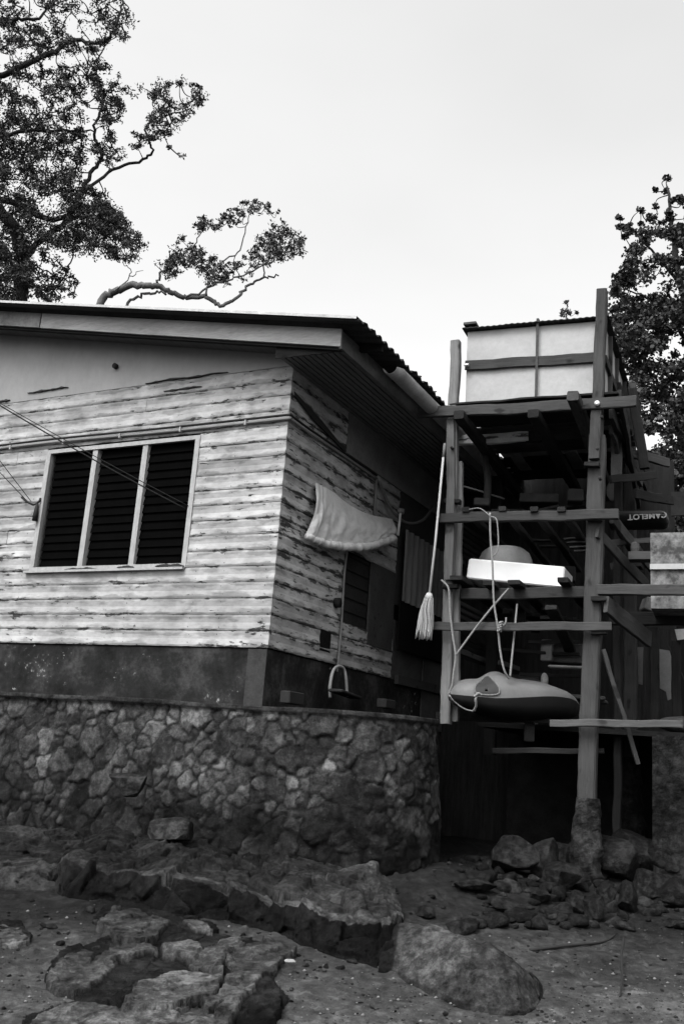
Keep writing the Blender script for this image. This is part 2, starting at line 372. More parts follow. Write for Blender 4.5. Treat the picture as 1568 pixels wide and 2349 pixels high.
# the lower courses are darker and the mortar is darker than the stones
low_tone = 1.12 - .72 * np.clip((.62 + .12 * fbm(Q * 1.2, 70, 2) - hf) / .25, 0, 1)
tn = ((.80 + .5 * (fbm(Q * 6, 80, 3) > .25)) * (1 - st) * (1 - .5 * np.exp(-((edge + .004) / .007) ** 2)) + st * bright[idx] * 1.15) * low_tone
capm = hf > .965; tn = np.where(capm, .8 + .3 * fbm(Q * 8, 81, 2), tn); disp = np.where(capm, .045 + .01 * fbm(Q * 10, 82, 3), disp)
batter = .16 * (1 - hf)
Nn = np.repeat(nor, nz, 0); base = np.repeat(wp, nz, 0)
sgn = -1 if (nor[100] @ np.array([0, -1])) < 0 else 1
pos = base + Nn * sgn * (disp + batter)[:, None]
zw = ZB + h_ + .015 * fbm(np.stack([s_ * 1.3, 0 * s_, 0 * s_], 1), 90, 2) * hf
V = np.stack([pos[:, 0], pos[:, 1], zw], 1)
# coping going back
ns = len(sq); F = gridfaces(ns, nz)
back = V.reshape(ns, nz, 3)[:, -1].copy(); bk = back.copy(); bk[:, :2] = wp - nor * sgn * .30; off = len(V)
V2 = np.vstack([V, bk]); i = np.arange(ns - 1)
F2 = np.stack([i * nz + nz - 1, (i + 1) * nz + nz - 1, off + i + 1, off + i], 1)
tn2 = np.r_[tn, np.full(ns, .8)]
o = mkobj('stone_wall', V2, np.vstack([F, F2]), M['stone'], smooth=False, col=tn2)
tag(o, 'low curved retaining wall of rough mortared rubble stones below the house', 'wall')
# terrace filling behind the wall
poly = [(p[0], p[1]) for p in (wp - nor * sgn * .28)[::20]] + [(1.2, 30), (-14, 30)]
mb = MB(); k = len(poly); mb.add([(p[0], p[1], 1.86) for p in poly] + [(p[0], p[1], 0.2) for p in poly], [tuple(range(k))] + [(q, q + k, (q + 1) % k + k, (q + 1) % k) for q in range(k)])
tag(mb.build('terrace', M['concrete']), kind='structure')

# ------------------------------------------------------------------ house
house = empty('house', MH, 'weathered timber house with peeling white boards, louvre window and corrugated roof above the stone wall', 'house')
def hv(u, v, z): return (-u, v, z)
def boards(name, mat, axis_, L, z0, n, pit, holes, parent, thick=.022, dx=.05, gapvar=.5, joins=(), top_tone=1.0):
    """cladding boards: axis_ 'u' on the front plane (v=0), 'v' on the side plane (u=0). holes = (a0,a1,z0,z1)"""
    mb = MB(); tones = []
    for b in range(n):
        za, zb = z0 + b * pit, z0 + (b + 1) * pit
        spans = [(-.024 if axis_ == 'u' else 0.0, L)]
        for (h0, h1, hz0, hz1) in holes:
            if zb > hz0 + .02 and za < hz1 - .02:
                ns_ = []
                for (s0, s1) in spans:
                    if h1 <= s0 or h0 >= s1: ns_.append((s0, s1))
                    else:
                        if s0 < h0: ns_.append((s0, h0))
                        if h1 < s1: ns_.append((h1, s1))
                spans = ns_
        jn = joins[b % len(joins)] if joins else None
        if jn:
            ns_ = []
            for (s0, s1) in spans:
                if s0 + .3 < jn < s1 - .3: ns_ += [(s0, jn - .003), (jn + .003, s1)]
                else: ns_.append((s0, s1))
            spans = ns_
        for (s0, s1) in spans:
            m_ = max(2, int((s1 - s0) / dx) + 1); q = np.linspace(s0, s1, m_)
            rb = random.random() * 50; off = random.uniform(-.0025, .0025); tn_ = random.uniform(.86, 1.08); bow = random.uniform(0, .006)
            lo_ = za + .0012 + np.array([max(0, n1(a * 1.1 + rb, 1)) * .010 * gapvar + abs(n1(a * 9 + rb, 2)) * .002 for a in q])
            hi_ = zb - .0012 - np.array([max(0, n1(a * 1.0 + rb, 4)) * .012 * gapvar + abs(n1(a * 8 + rb, 5)) * .002 for a in q])
            wob = np.array([n1(a * .8 + rb, 6) for a in q]) * .005
            prof = [(0, -.016), (0.0, .0), (.12, .004), (.5, -.002 - bow), (.86, .0035), (1.0, -.001), (1.0, -.016)]
            base_ = len(mb.v)
            for j, a in enumerate(q):
                for (f_, o_) in prof:
                    z = lo_[j] + (hi_[j] - lo_[j]) * f_; out = off + wob[j] + o_ + thick
                    mb.v.append(hv(a, -out, z) if axis_ == 'u' else hv(-out, a, z)); tones.append(tn_)
            kk = len(prof)
            for j in range(m_ - 1):
                for f_ in range(kk - 1):
                    a_ = base_ + j * kk + f_; mb.f.append((a_, a_ + 1, a_ + kk + 1, a_ + kk) if axis_ == 'v' else (a_, a_ + kk, a_ + kk + 1, a_ + 1))
            mb.f.append(tuple(base_ + f_ for f_ in range(kk))); mb.f.append(tuple(base_ + (m_ - 1) * kk + f_ for f_ in range(kk))[::-1])
    return mkobj(name, mb.v, mb.f, mat, parent, MH, False, col=np.array(tones))
WU0, WU1, WZ0, WZ1 = 1.2, 3.42, 3.43, 4.9
front = boards('front_wall', M['front'], 'u', 8.5, Z0, 18, PIT, [(WU0 - .06, WU1 + .07, WZ0 - .05, WZ1 + .05)], house, joins=[None, 3.9, None, None, .9 + 1.2, None, None, 3.95, None, None, None, None, None, 4.0, None, 3.9, 2.0, None])
side = boards('side_wall', M['side'], 'v', 3.2, Z0, 18, PIT, [(1.6, 3.2, 3.03, 3.9), (.0, .0, 0, 0)], house, joins=[None, .7, None, None, None, 1.9, None, None], gapvar=.35)
def nails(wall, L, us, n, axis_):
    mb = MB()
    for b in range(n):
        for u in us:
            for f_ in (.22, .76):
                a = u + random.uniform(-.02, .02); z = Z0 + (b + f_) * PIT + random.uniform(-.008, .008)
                if axis_ == 'u' and WU0 - .09 < a < WU1 + .1 and WZ0 - .06 < z < WZ1 + .06: continue
                if axis_ == 'v' and ((1.55 < a and 2.9 < z < 4.05)): continue
                r = random.uniform(.004, .007); q = [(a - r, z), (a, z - r * 1.6), (a + r, z), (a, z + r)]
                mb.add([hv(x, -.0325, y) if axis_ == 'u' else hv(-.0325, x, y) for x, y in q], [(0, 1, 2, 3) if axis_ == 'u' else (0, 3, 2, 1)])
    o = mb.build('nail_heads', M['cable'], wall, MH); o['kind'] = 'stuff'
nails(front, 8.5, (.06, .62, 1.0, 1.9, 2.8, 3.6, 4.2), 18, 'u'); nails(side, 3.2, (.05, .65, 1.25, 1.9, 2.5, 3.1), 18, 'v')
# wall core, set back, with the window opening left in it
mb = MB()
mb.box(hv(8.5, .012, 1.2), hv(WU1, .1, 5.68)); mb.box(hv(WU0, .012, 1.2), hv(.012, .1, 5.68)); mb.box(hv(WU1, .012, 1.2), hv(WU0, .1, WZ0)); mb.box(hv(WU1, .012, WZ1), hv(WU0, .1, 5.68))
mb.box((-.012, .1, 1.2), (-.1, 9, 5.70)); mb.box(hv(8.5, 8.8, 1.2), hv(.1, 9.0, 5.68)); mb.box(hv(8.5, .1, 1.2), hv(8.3, 8.8, 5.68)); mb.box(hv(8.3, .1, 2.4), hv(.1, 8.8, 2.45)); mb.box(hv(8.3, .1, 5.6), hv(.1, 8.8, 5.66))
mb.build('wall_core', M['dark'], house, MH)
# gable panel above the boards
zr = lambda u: 5.78 + .195 * (u + 1.15)
mb = MB(); gx0 = [(-.004, 5.683), (8.5, 5.683), (8.5, zr(4.9) - .35), (4.9, zr(4.9) - .02), (-.004, zr(0) - .02)]
pts_ = [hv(a, -.02, z) for a, z in gx0]; ptb = [hv(a, .05, z) for a, z in gx0]; mb.add(pts_ + ptb, [(0, 1, 2, 3, 4), (9, 8, 7, 6, 5)] + [(i, i + 5, (i + 1) % 5 + 5, (i + 1) % 5) for i in range(5)])
gp = mb.build('gable_panel', M['panel'], house, MH)
# torn strip / dark crack along the foot of the panel
def ragged(name, segs, y_out, mat, parent):
    for (u0, u1, z, h) in segs:
        mb = MB(); q = np.linspace(u0, u1, 24); rb = random.random() * 90; b = 0
        for a in q:
            e_ = min(1, 6 * (a - u0) / (u1 - u0), 6 * (u1 - a) / (u1 - u0)); hh = h * (.35 + .65 * abs(n1(a * 4 + rb, 7)) * 2) * e_ + .003; zc = z + .012 * n1(a * 3 + rb, 8)
            for (zz_, yy_) in ((zc - hh / 2, -y_out + .01), (zc - hh * .3, -y_out - .012), (zc + hh / 2, -y_out - .004), (zc + hh / 2, -y_out + .012)): mb.v.append(hv(a, yy_, zz_))
        for j in range(23):
            for f_ in range(3): a_ = b + j * 4 + f_; mb.f.append((a_, a_ + 4, a_ + 5, a_ + 1))
        mb.build(name, mat, parent, MH)
ragged('torn_strip', [(.85, 2.05, 5.70, .03), (3.3, 4.0, 5.79, .03), (1.2, 1.75, 5.56, .03), (4.3, 4.6, 5.72, .05)], .03, M['cable'], house)
# plinth
mb = MB(); mb.box(hv(8.5, -.0, 1.3), hv(.0, .012, 2.49)); mb.box((-.1, .012, 1.3), (0, 9, 2.49)); pl = mb.build('plinth', M['plinth'], house, MH)
mb = MB(); mb.box(hv(.22, -.012, 1.3), hv(-.01, .0, 2.488)); mb.build('plinth_pilaster', plain('pilaster_render', .03, .35, 5, .85), house, MH)
# window: outer frame, two mullions, louvre blades in three bays
win = mkobj('window', [hv(WU1, .09, WZ0), hv(WU0, .09, WZ0), hv(WU0, .09, WZ1), hv(WU1, .09, WZ1)], [(0, 1, 2, 3)], M['dark'], house, MH)
mb = MB(); fo = -.035
mb.box(hv(WU1 + .07, fo, WZ0 - .05), hv(WU1, .08, WZ1 + .05)); mb.box(hv(WU0, fo, WZ0 - .05), hv(WU0 - .065, .08, WZ1 + .05))
mb.box(hv(WU1, fo, WZ1), hv(WU0, .08, WZ1 + .05)); mb.box(hv(WU1, fo, WZ0 - .045), hv(WU0, .08, WZ0)); mb.build('window_frame', M['trim'], win, MH)
bw = (WU1 - WU0) / 3
for q in (1, 2):
    mb = MB(); uc = WU0 + bw * q + (.02 if q == 2 else -.01); mb.box(hv(uc + .038, -.02, WZ0), hv(uc - .038, .07, WZ1)); mb.build('mullion', M['trim'], win, MH)
for q in range(3):
    mb = MB(); u0 = WU0 + bw * q + .045; u1 = WU0 + bw * (q + 1) - .04
    for k_ in range(14):
        z = WZ0 + .01 + k_ * .1035; mb.add([hv(u1, .02, z), hv(u0, .02, z), hv(u0, .045, z + .108), hv(u1, .045, z + .108), hv(u1, .026, z - .003), hv(u0, .026, z - .003), hv(u0, .051, z + .105), hv(u1, .051, z + .105)], [(0, 1, 2, 3), (7, 6, 5, 4), (0, 4, 5, 1), (3, 2, 6, 7)])
    mb.build('louvre_bay', M['glass'], win, MH)
mb = MB(); mb.box(hv(WU1 + .12, -.075, WZ0 - .075), hv(WU0 - .05, -.02, WZ0 - .048)); mb.build('sill', M['trim'], win, MH)
ragged('sill_rot', [(1.15, 1.55, WZ0 - .03, .05), (1.85, 2.1, WZ0 - .035, .045), (2.4, 2.9, WZ0 - .04, .03)], .05, M['cable'], win)
# roof: corrugated sheets, ribs run up the slope
def roof_sheet():
    vs = np.arange(-.62, 10.0, .0145); us = np.r_[np.linspace(-1.15, 4.9, 9), np.linspace(5.6, 10.5, 6)]
    ph = (vs / .165) % 1.0; tr = np.clip(np.abs(ph - .5) * 6 - 1.0, 0, 1) * .038
    rag = {k: random.uniform(-.02, .02) for k in range(200)}
    verts = []
    for th_ in (0, -.006):
        for jv, v in enumerate(vs):
            for iu, u in enumerate(us):
                uu = u + (rag[int(v / .165 + 20)] if iu == 0 else 0)
                z = zr(u) if u <= 4.9 else zr(4.9) - .195 * (u - 4.9)
                verts.append(hv(uu, v, z + tr[jv] + th_ + (.008 * n1(u * .9, 11) if True else 0)))
    nv_, nu_ = len(vs), len(us); F = gridfaces(nv_, nu_); G = F[:, ::-1] + nv_ * nu_; j = np.arange(nv_ - 1)
    E1 = np.stack([j * nu_, (j + 1) * nu_, (j + 1) * nu_ + nv_ * nu_, j * nu_ + nv_ * nu_], 1)[:, ::-1]; i_ = np.arange(nu_ - 1)
    E2 = np.stack([i_, i_ + 1, i_ + 1 + nv_ * nu_, i_ + nv_ * nu_], 1)
    return np.array(verts), np.vstack([F, G, E1, E2])
rv, rf = roof_sheet(); roof = mkobj('roof', rv, rf, M['roof'], house, MH)
mb = MB()
for (u0, u1) in ((-1.1, 1.0), (1.0, 2.9), (2.9, 4.9)): mb.add([hv(u0, -.64, zr(u0) + .045), hv(u1, -.64, zr(u1) + .045), hv(u1, -.30, zr(u1) + .05), hv(u0, -.30, zr(u0) + .05), hv(u0, -.645, zr(u0) + .012), hv(u1, -.645, zr(u1) + .012)], [(0, 1, 2, 3), (0, 4, 5, 1)])
mb.build('flashing', M['flash'], roof, MH)
def slopeboard(name, u0, u1, v0, v1, dz0, dz1, mat, parent):
    mb = MB(); n_ = 10
    for k_ in range(n_ + 1):
        u = u0 + (u1 - u0) * k_ / n_; z = zr(u); wv = .006 * n1(u * 1.5, 13)
        for (v, dz) in ((v0, dz0), (v0, dz1), (v1, dz1), (v1, dz0)): mb.v.append(hv(u, v + wv, z + dz))
    for k_ in range(n_):
        for j in range(4): a = k_ * 4 + j; b_ = k_ * 4 + (j + 1) % 4; mb.f.append((a, b_, b_ + 4, a + 4))
    mb.f += [(0, 1, 2, 3), tuple(n_ * 4 + j for j in (3, 2, 1, 0))]
    return mb.build(name, mat, parent, MH)
slopeboard('barge_board', -.82, 3.55, -.42, -.39, -.215, -.015, M['barge'], house)
slopeboard('barge_board', 3.565, 6.0, -.425, -.395, -.215, -.015, plain('dark_barge_board', .15, .5, 3, .8), house)
slopeboard('barge_batten', -.80, 6.0, -.385, -.33, -.245, -.19, M['wood2'], house)
slopeboard('gable_soffit', -.80, 6.0, -.33, -.03, -.20, -.18, M['soffit'], house)
mb = MB(); mb.box(hv(.8, -.39, 0), hv(.82, 10, .001)); mb = MB(); mb.box(hv(-.80, -.41, 5.61), hv(-.83, 10, 5.81)); mb.build('fascia', plain('dark_fascia', .10, .35, 3, .8), house, MH)
quadslab_late = True
mb = MB(); mb.add([hv(-.8, -.345, 5.61), hv(.02, -.345, 5.63), hv(.02, -.345, 5.80), hv(-.8, -.345, 5.64), hv(-.8, -.335, 5.61), hv(.02, -.335, 5.63), hv(.02, -.335, 5.80), hv(-.8, -.335, 5.64)], [(0, 1, 2, 3), (7, 6, 5, 4), (0, 4, 5, 1), (2, 6, 7, 3)]); mb.build('eave_return', M['wood2'], house, MH)
for k_ in range(11):
    mb = MB(); u = -.79 + k_ * .071; mb.box(hv(u, -.33, 5.64 - .0), hv(u + .052, 9.5, 5.655)); 
    if k_ == 0: sof = MB()
    sof.add(mb.v, mb.f)
sof.build('eave_soffit', M['soffit'], house, MH)
for v in np.arange(0, 10, .9):
    mb = MB(); mb.add([hv(-1.1, v, zr(-1.1) - .012), hv(-.83, v, zr(-.83) - .012), hv(-.83, v, zr(-.83) - .09), hv(-1.1, v, zr(-1.1) - .07), hv(-1.1, v + .05, zr(-1.1) - .012), hv(-.83, v + .05, zr(-.83) - .012), hv(-.83, v + .05, zr(-.83) - .09), hv(-1.1, v + .05, zr(-1.1) - .07)], [(0, 1, 2, 3), (7, 6, 5, 4), (0, 4, 5, 1), (1, 5, 6, 2), (2, 6, 7, 3), (3, 7, 4, 0)])
    mb.build('rafter_tail', M['wood2'], roof, MH)
# gutter: split pvc pipe under the eave
mb = MB(); vs = np.linspace(.33, 9, 40); nn = 18; gr = .088
for rr in (gr, gr - .006):
    for v in vs:
        cut = (v < .36)
        for k_ in range(nn + 1):
            a = pi * 1.05 + (k_ / nn) * (pi * .9 + (0 if cut else .9)) ; mb.v.append(hv(-1.06 - .0 - cos(a) * rr * 1, v, 5.66 - .012 * (v - .3) + sin(a) * rr + .02))
m_ = len(vs) * (nn + 1)
for s0 in (0, 1):
    for j in range(len(vs) - 1):
        for k_ in range(nn): a = s0 * m_ + j * (nn + 1) + k_; q = (a, a + 1, a + nn + 2, a + nn + 1); mb.f.append(q if s0 else q[::-1])
for k_ in range(nn): mb.f.append((k_, k_ + 1, m_ + k_ + 1, m_ + k_))
mb.build('gutter', plain('grey_gutter_pipe', .22, .3, 5, .6, bmp=0), house, MH, True)
# conduit that runs round the corner, clips
cz = 5.03
path = [hv(8.4, -.055, cz), hv(5, -.05, cz + .0), hv(3.4, -.055, cz + .012), hv(1.5, -.05, cz - .004), hv(.05, -.055, cz), (.03, -.05, cz), (.055, .0, cz), (.055, .4, cz - .01), (.05, 1.2, cz), (.05, 2.3, cz - .01)]
MB().tube(bez(path, 6), .017, 8).build('conduit', M['conduit'], house, MH, True)
path2 = [(x + (.0), y, z + .045 + .008 * n1(x * 2 + y, 21)) for x, y, z in path]; MB().tube(bez(path2, 6), .014, 6).build('conduit_cable', M['cable'], house, MH, True)
for u in (.5, 1.4, 2.3, 3.2, 4.1): MB().box(hv(u + .02, -.078, cz - .03), hv(u, -.02, cz + .03)).build('conduit_clip', M['trim'], house, MH)
MB().tube([hv(2.55, -.03, 5.98), hv(2.55, -.07, 5.98)], .035, 14).build('vent', M['cable'], house, MH, True)
# side wall beyond the boards: torn dark flap, upper panel, door recess, lower render, corrugated sheet, dark curtain
def quadslab(name, pts, th, mat, parent, nrm=(1, 0, 0)):
    n_ = np.array(nrm) * th; a = [np.array(p, float) for p in pts]; k_ = len(a); mb = MB()
    mb.add([*a, *[p - n_ for p in a]], [tuple(range(k_)), tuple(range(2 * k_ - 1, k_ - 1, -1))] + [(i, i + k_, (i + 1) % k_ + k_, (i + 1) % k_) for i in range(k_)])
    return mb.build(name, mat, parent, MH)
X = lambda v, z, o_=.0: (o_, v, z)
quadslab('upper_side_panel', [X(1.42, 5.10, .045), X(9, 5.10, .045), X(9, 5.63, .045), X(1.42, 5.63, .045)], .03, plain('upper_side_board', .13, .3, 2.5, .8), house)
quadslab('torn_flap', [X(.03, 5.33, .05), X(.5, 5.20, .06), X(1.35, 5.08, .06), X(1.35, 5.11, .06), X(.7, 5.27, .05), X(.03, 5.38, .045)], .012, M['cable'], house)
quadslab('far_side_boards', [X(3.24, 2.5, .012), X(3.24, 3.3, .012), X(4.3, 3.2, .012), X(4.3, 2.5, .012)], .02, plain('grey_side_render', .05, .35, 2.5), house)
door = quadslab('door', [X(1.62, 3.03, .0), X(1.62, 3.9, .0), X(2.35, 3.9, .0), X(2.35, 3.03, .0)], .03, plain('dark_door', .018, .3, 3), house)
quadslab('door_panel', [X(2.38, 2.85, .03), X(2.38, 3.92, .03), X(3.15, 3.92, .03), X(3.15, 2.85, .03)], .03, wood('door_board', .05), house)
mb = MB()
for k_ in range(6):
    z = 3.0 + k_ * .17; mb.box((.005, 1.62, z), (.018, 2.34, z + .006))
mb.build('door_slats', M['wood2'], house, MH)
MB().tube(bez([(.05, 1.56, 2.42), (.05, 1.58, 3.0), (.045, 1.57, 3.6), (.05, 1.6, 3.92)], 6), .014, 8).build('downpipe', M['conduit'], house, MH, True)
MB().tube([(.05, 2.3, 5.03), (.05, 2.3, 4.5)], .02, 8).build('drop_pipe', M['conduit'], house, MH, True)
MB().tube([(.03, 1.42, 3.22), (.09, 1.42, 3.22)], .06, 14).build('wall_meter', M['wood2'], house, MH, True)
quadslab('hatch_hole', [X(1.12, 2.62, .026), X(1.12, 2.90, .026), X(1.38, 2.88, .026), X(1.38, 2.62, .026)], .012, M['dark'], house)
# corrugated strip and the black curtain hung under it, set out from the wall further along
mb = MB(); vs = np.arange(3.2, 7.2, .02)
for v in vs:
    xo = .12 + .02 * sin(2 * pi * v / .2)
    for z in (3.55 + .0 * v, 4.55): mb.v.append((xo, v, z))
for j in range(len(vs) - 1): mb.f.append((2 * j, 2 * j + 2, 2 * j + 3, 2 * j + 1))
mb.build('corrugated_screen', M['metalsheet'], house, MH)
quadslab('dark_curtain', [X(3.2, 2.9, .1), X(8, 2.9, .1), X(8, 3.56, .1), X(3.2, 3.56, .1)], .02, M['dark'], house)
quadslab('porch_back', [X(3.16, 3.5, .03), X(9, 3.5, .03), X(9, 5.09, .03), X(3.16, 5.09, .03)], .02, plain('porch_back_board', .035, .3, 2.5), house)
quadslab('porch_lower', [X(4.32, 1.9, .03), X(9, 1.9, .03), X(9, 2.9, .03), X(4.32, 2.9, .03)], .02, plain('porch_lower_render', .05, .3, 2.5), house)
mb = MB(); mb.box((.03, 3.3, 2.44), (.09, 6.2, 2.56)); mb.build('side_rail', wood('rail_timber', .04), house, MH)
# slack hose under the eave of the side wall
MB().tube(bez([(.06, 2.35, 5.0), (.1, 2.7, 4.72), (.16, 3.1, 4.62), (.2, 3.6, 4.78), (.2, 4.0, 5.1)], 8), .02, 8).build('slack_hose', plain('grey_hose', .10, .2, 5, .5), house, MH, True)

# ------------------------------------------------------------------ awning cloth on the side wall
def sx(px, py, o_=.05): return hit(px, py, HC - HU * o_, HU)
def awning():
    root = empty('canvas_awning', MH, 'rolled down grey canvas awning fixed to the side wall over the door', 'awning')
    top = bez([sx(722, 1108, .06), sx(760, 1126, .06), sx(806, 1160, .06), (sx(850, 1180, .07)), sx(900, 1190, .08)], 22)
    bot = bez([sx(704, 1226, .10), sx(745, 1243, .16), sx(800, 1252, .2), sx(855, 1248, .22), sx(902, 1232, .2)], 22)
    n_ = len(top); mm = 44; V = []
    for i in range(n_):
        for j in range(mm + 1):
            t_ = j / mm; p = top[i] * (1 - t_) + bot[i] * t_; fi, fj = i / 22 * 10, j / 44 * 16; fo_ = float(fbm(np.array([[fi * .22 + fj * .05, fj * .16 - fi * .06, 1]]), 61, 4)[0]); ra = sin((fi * .55 + 2.2 * t_) * 2.1 + 3 * fo_) * max(0, 1 - fi / 22)
            p = p + np.array([0, 0, 1]) * .014 * fo_ * sin(pi * min(1, t_ * 1.1)) - HU * (.05 * sin(pi * t_) + .045 * fo_ * (.3 + t_) + .012 * ra * (.4 + t_) + (.02 * abs(sin(fi * 1.3)) if fi < 5 else 0))
            V.append(p)
    inv = MH.inverted(); V = [inv @ Vector(p) for p in V]
    mkobj('cloth', V, gridfaces(n_, mm + 1), M['canvas'], root, MH, True)
    L_ = [inv @ Vector(p - np.array([0, 0, .015])) for p in bot]
    MB().tube([l + Vector((.012 * n1(i * .3, 5), 0, .014 * n1(i * .33, 6))) for i, l in enumerate(L_)], [.03 + .022 * abs(n1(i * .17, 9)) + .012 * abs(n1(i * .6, 19)) + .01 * min(i, 40) / 40 for i in range(len(L_))], 10).build('roll', plain('canvas_roll', .42, .2, 4, .9, bmp=.006), root, MH, True)
    MB().tube([inv @ Vector(sx(912, 1228, .2)), inv @ Vector(sx(918, 1175, .2))], .018, 8).build('pole', M['pvc'], root, MH, True)
    MB().tube([inv @ Vector(sx(918, 1177, .2)), inv @ Vector(sx(919, 1168, .2))], .05, 10).build('pole_cap', M['conduit'], root, MH, True)
awning()

# ------------------------------------------------------------------ wires in front of the front wall
def fw(px, py, o_): return hit(px, py, HC - HV * o_, HV)
a = fw(-60, 893, 1.6); b_ = fw(425, 1166, .04)
def sag(p, q, s, n=24): return [p * (1 - k / n) + q * (k / n) - np.array([0, 0, s * 4 * (k / n) * (1 - k / n)]) for k in range(n + 1)]
mb = MB().tube(sag(a, b_, .03), .008, 6); mb.tube(sag(a + [0, 0, .02], fw(432, 1160, .04), .02), .005, 6)
tag(mb.build('overhead_cable', M['cable'], smooth=True), 'thin black cable slanting across the louvre window of the house', 'cable')
ins = empty('service_insulator', Matrix.Translation(Vector(fw(82, 1165, .06))), 'black wire bracket and insulator hanging on the boards left of the window', 'wire bracket')
pM = WM[ins].inverted()
mb = MB(); mb.tube([fw(-20, 1030, .8), fw(72, 1150, .08)], .0045, 6); mb.tube([fw(-20, 1062, .8), fw(62, 1148, .1)], .0045, 6); mkobj('service_wires', mb.v, mb.f, M['cable'], ins, Matrix.Identity(4), True)
mb = MB(); mb.tube(bez([fw(50, 1140, .1), fw(62, 1150, .09), fw(78, 1157, .08), fw(90, 1150, .06), fw(93, 1143, .04)], 5), .014, 8); mkobj('hook', mb.v, mb.f, M['cable'], ins, Matrix.Identity(4), True)
mb = MB(); mb.tube([fw(86, 1155, .07), fw(83, 1175, .07), fw(80, 1194, .07)], [.018, .03, .034], 10); mkobj('insulator', mb.v, mb.f, M['cable'], ins, Matrix.Identity(4), True)

# ------------------------------------------------------------------ timber tower
tower = empty('timber_scaffold', MT, 'tall rough timber frame tower of posts and cross beams carrying the white tank', 'timber frame')
def beam(name, p0, p1, wd, ht, mat, parent, up=(0, 0, 1), rough=.008, worldpts=True):
    """box section from p0 to p1 (world); own axes: x along, z up"""
    p0 = Vector(p0); p1 = Vector(p1); L = (p1 - p0).length; x = (p1 - p0).normalized(); u = Vector(up); y = u.cross(x)
    if y.length < .05: y = Vector((0, 1, 0)).cross(x)
    y.normalize(); z = x.cross(y)
    Mx = Matrix(((x[0], y[0], z[0], p0[0]), (x[1], y[1], z[1], p0[1]), (x[2], y[2], z[2], p0[2]), (0, 0, 0, 1)))
    n_ = max(2, int(L / .12)); c = min(wd, ht) * .12; h, g = wd / 2, ht / 2
    prof = [(-h + c, -g), (h - c, -g), (h, -g + c), (h, g - c), (h - c, g), (-h + c, g), (-h, g - c), (-h, -g + c)]
    mb = MB(); sd_ = random.random() * 100
    for k in range(n_ + 1):
        sx_ = L * k / n_; by, bz_ = n1(sx_ * .9 + sd_, 1) * rough * 2, n1(sx_ * .9 + sd_, 2) * rough * 2; e = .0 if 0 < k < n_ else random.uniform(-.01, .01)
        for (a, b) in prof:
            f_ = .97 if k in (0, n_) else 1.0
            mb.v.append((sx_ + (e if k in (0, n_) else 0) + (a * random.uniform(-.1, .1) if k in (0, n_) else 0), a * f_ + by + random.uniform(-1, 1) * rough * .35, b * f_ + bz_ + random.uniform(-1, 1) * rough * .35))
    for k in range(n_):
        for j in range(8): a = k * 8 + j; b = k * 8 + (j + 1) % 8; mb.f.append((a, a + 8, b + 8, b)[::-1])
    mb.f.append(tuple(range(8))); mb.f.append(tuple(n_ * 8 + j for j in range(7, -1, -1)))
    return mkobj(name, mb.v, mb.f, mat, parent, Mx)
WP = wood('post_timber', .043); WL = wood('bleached_post_timber', .11)
W, W2, W3 = M['wood'], M['wood2'], M['wood3']
# posts
beam('post', tw(1368, 1010, .10), tw(1381, 665, .10), .125, .13, WP, tower, up=tuple(TY))
beam('post', tw(1341, 2000, .13), tw(1370, 1000, .13), .185, .17, WP, tower, up=tuple(TY))
beam('post_face_board', tw(1362, 1052, -.0) , tw(1368, 930, -.0), .12, .06, WP, tower, up=tuple(TY))
beam('post', tw(1022, 1660, .12), tw(1045, 784, .12), .115, .12, WL, tower, up=tuple(TY))
beam('post_face_board', tw(1029, 1330, .03), tw(1034, 960, .03), .10, .05, WL, tower, up=tuple(TY))
beam('post_face_board', tw(1032, 1655, .2), tw(1044, 1060, .2), .19, .08, WL, tower, up=tuple(TY))
beam('post', T(.12, 2.4, .3), T(.12, 2.4, 6.75), .17, .16, W, tower, up=tuple(TY))
beam('post', T(.10, 1.25, .25), T(.10, 1.25, 6.3), .09, .14, W2, tower, up=tuple(TY))
beam('post', T(-1.75, 2.6, 1.6), T(-1.75, 2.6, 5.6), .16, .15, W2, tower, up=tuple(TY))
# cross beams on the front
beam('cross_beam', tw(958, 948, -.03), tw(1460, 921, -.03), .06, .13, W, tower)
beam('cross_beam', tw(1052, 1010, .9), tw(1212, 1000, .9), .07, .13, peel('flaking_beam_paint', .36, .05, .06, 0, .17, .2, False), tower)
beam('cross_beam', tw(1205, 1001, .93), tw(1352, 990, .93), .07, .15, W2, tower)
beam('cross_beam', tw(1010, 1190, -.05), tw(1418, 1178, -.05), .07, .115, W, tower)
beam('cross_beam', tw(1060, 1362, .2), tw(1345, 1358, .2), .07, .13, W, tower)
beam('cross_beam', tw(1372, 1353, .05), tw(1620, 1354, .05), .07, .115, W, tower)
beam('cross_beam', tw(985, 1437, -.05), tw(1402, 1435, -.05), .05, .092, W, tower)
beam('cross_beam', tw(1262, 1657, -.06), tw(1562, 1662, -.06), .05, .075, W3, tower)
beam('cross_beam', tw(1000, 1642, .5), tw(1260, 1650, .5), .05, .09, W2, tower)
beam('cross_beam', tw(1395, 1420, .9), tw(1640, 1418, .9), .08, .15, W2, tower)
beam('cross_beam', tw(1130, 1722, .3), tw(1385, 1724, .3), .05, .06, W2, tower)
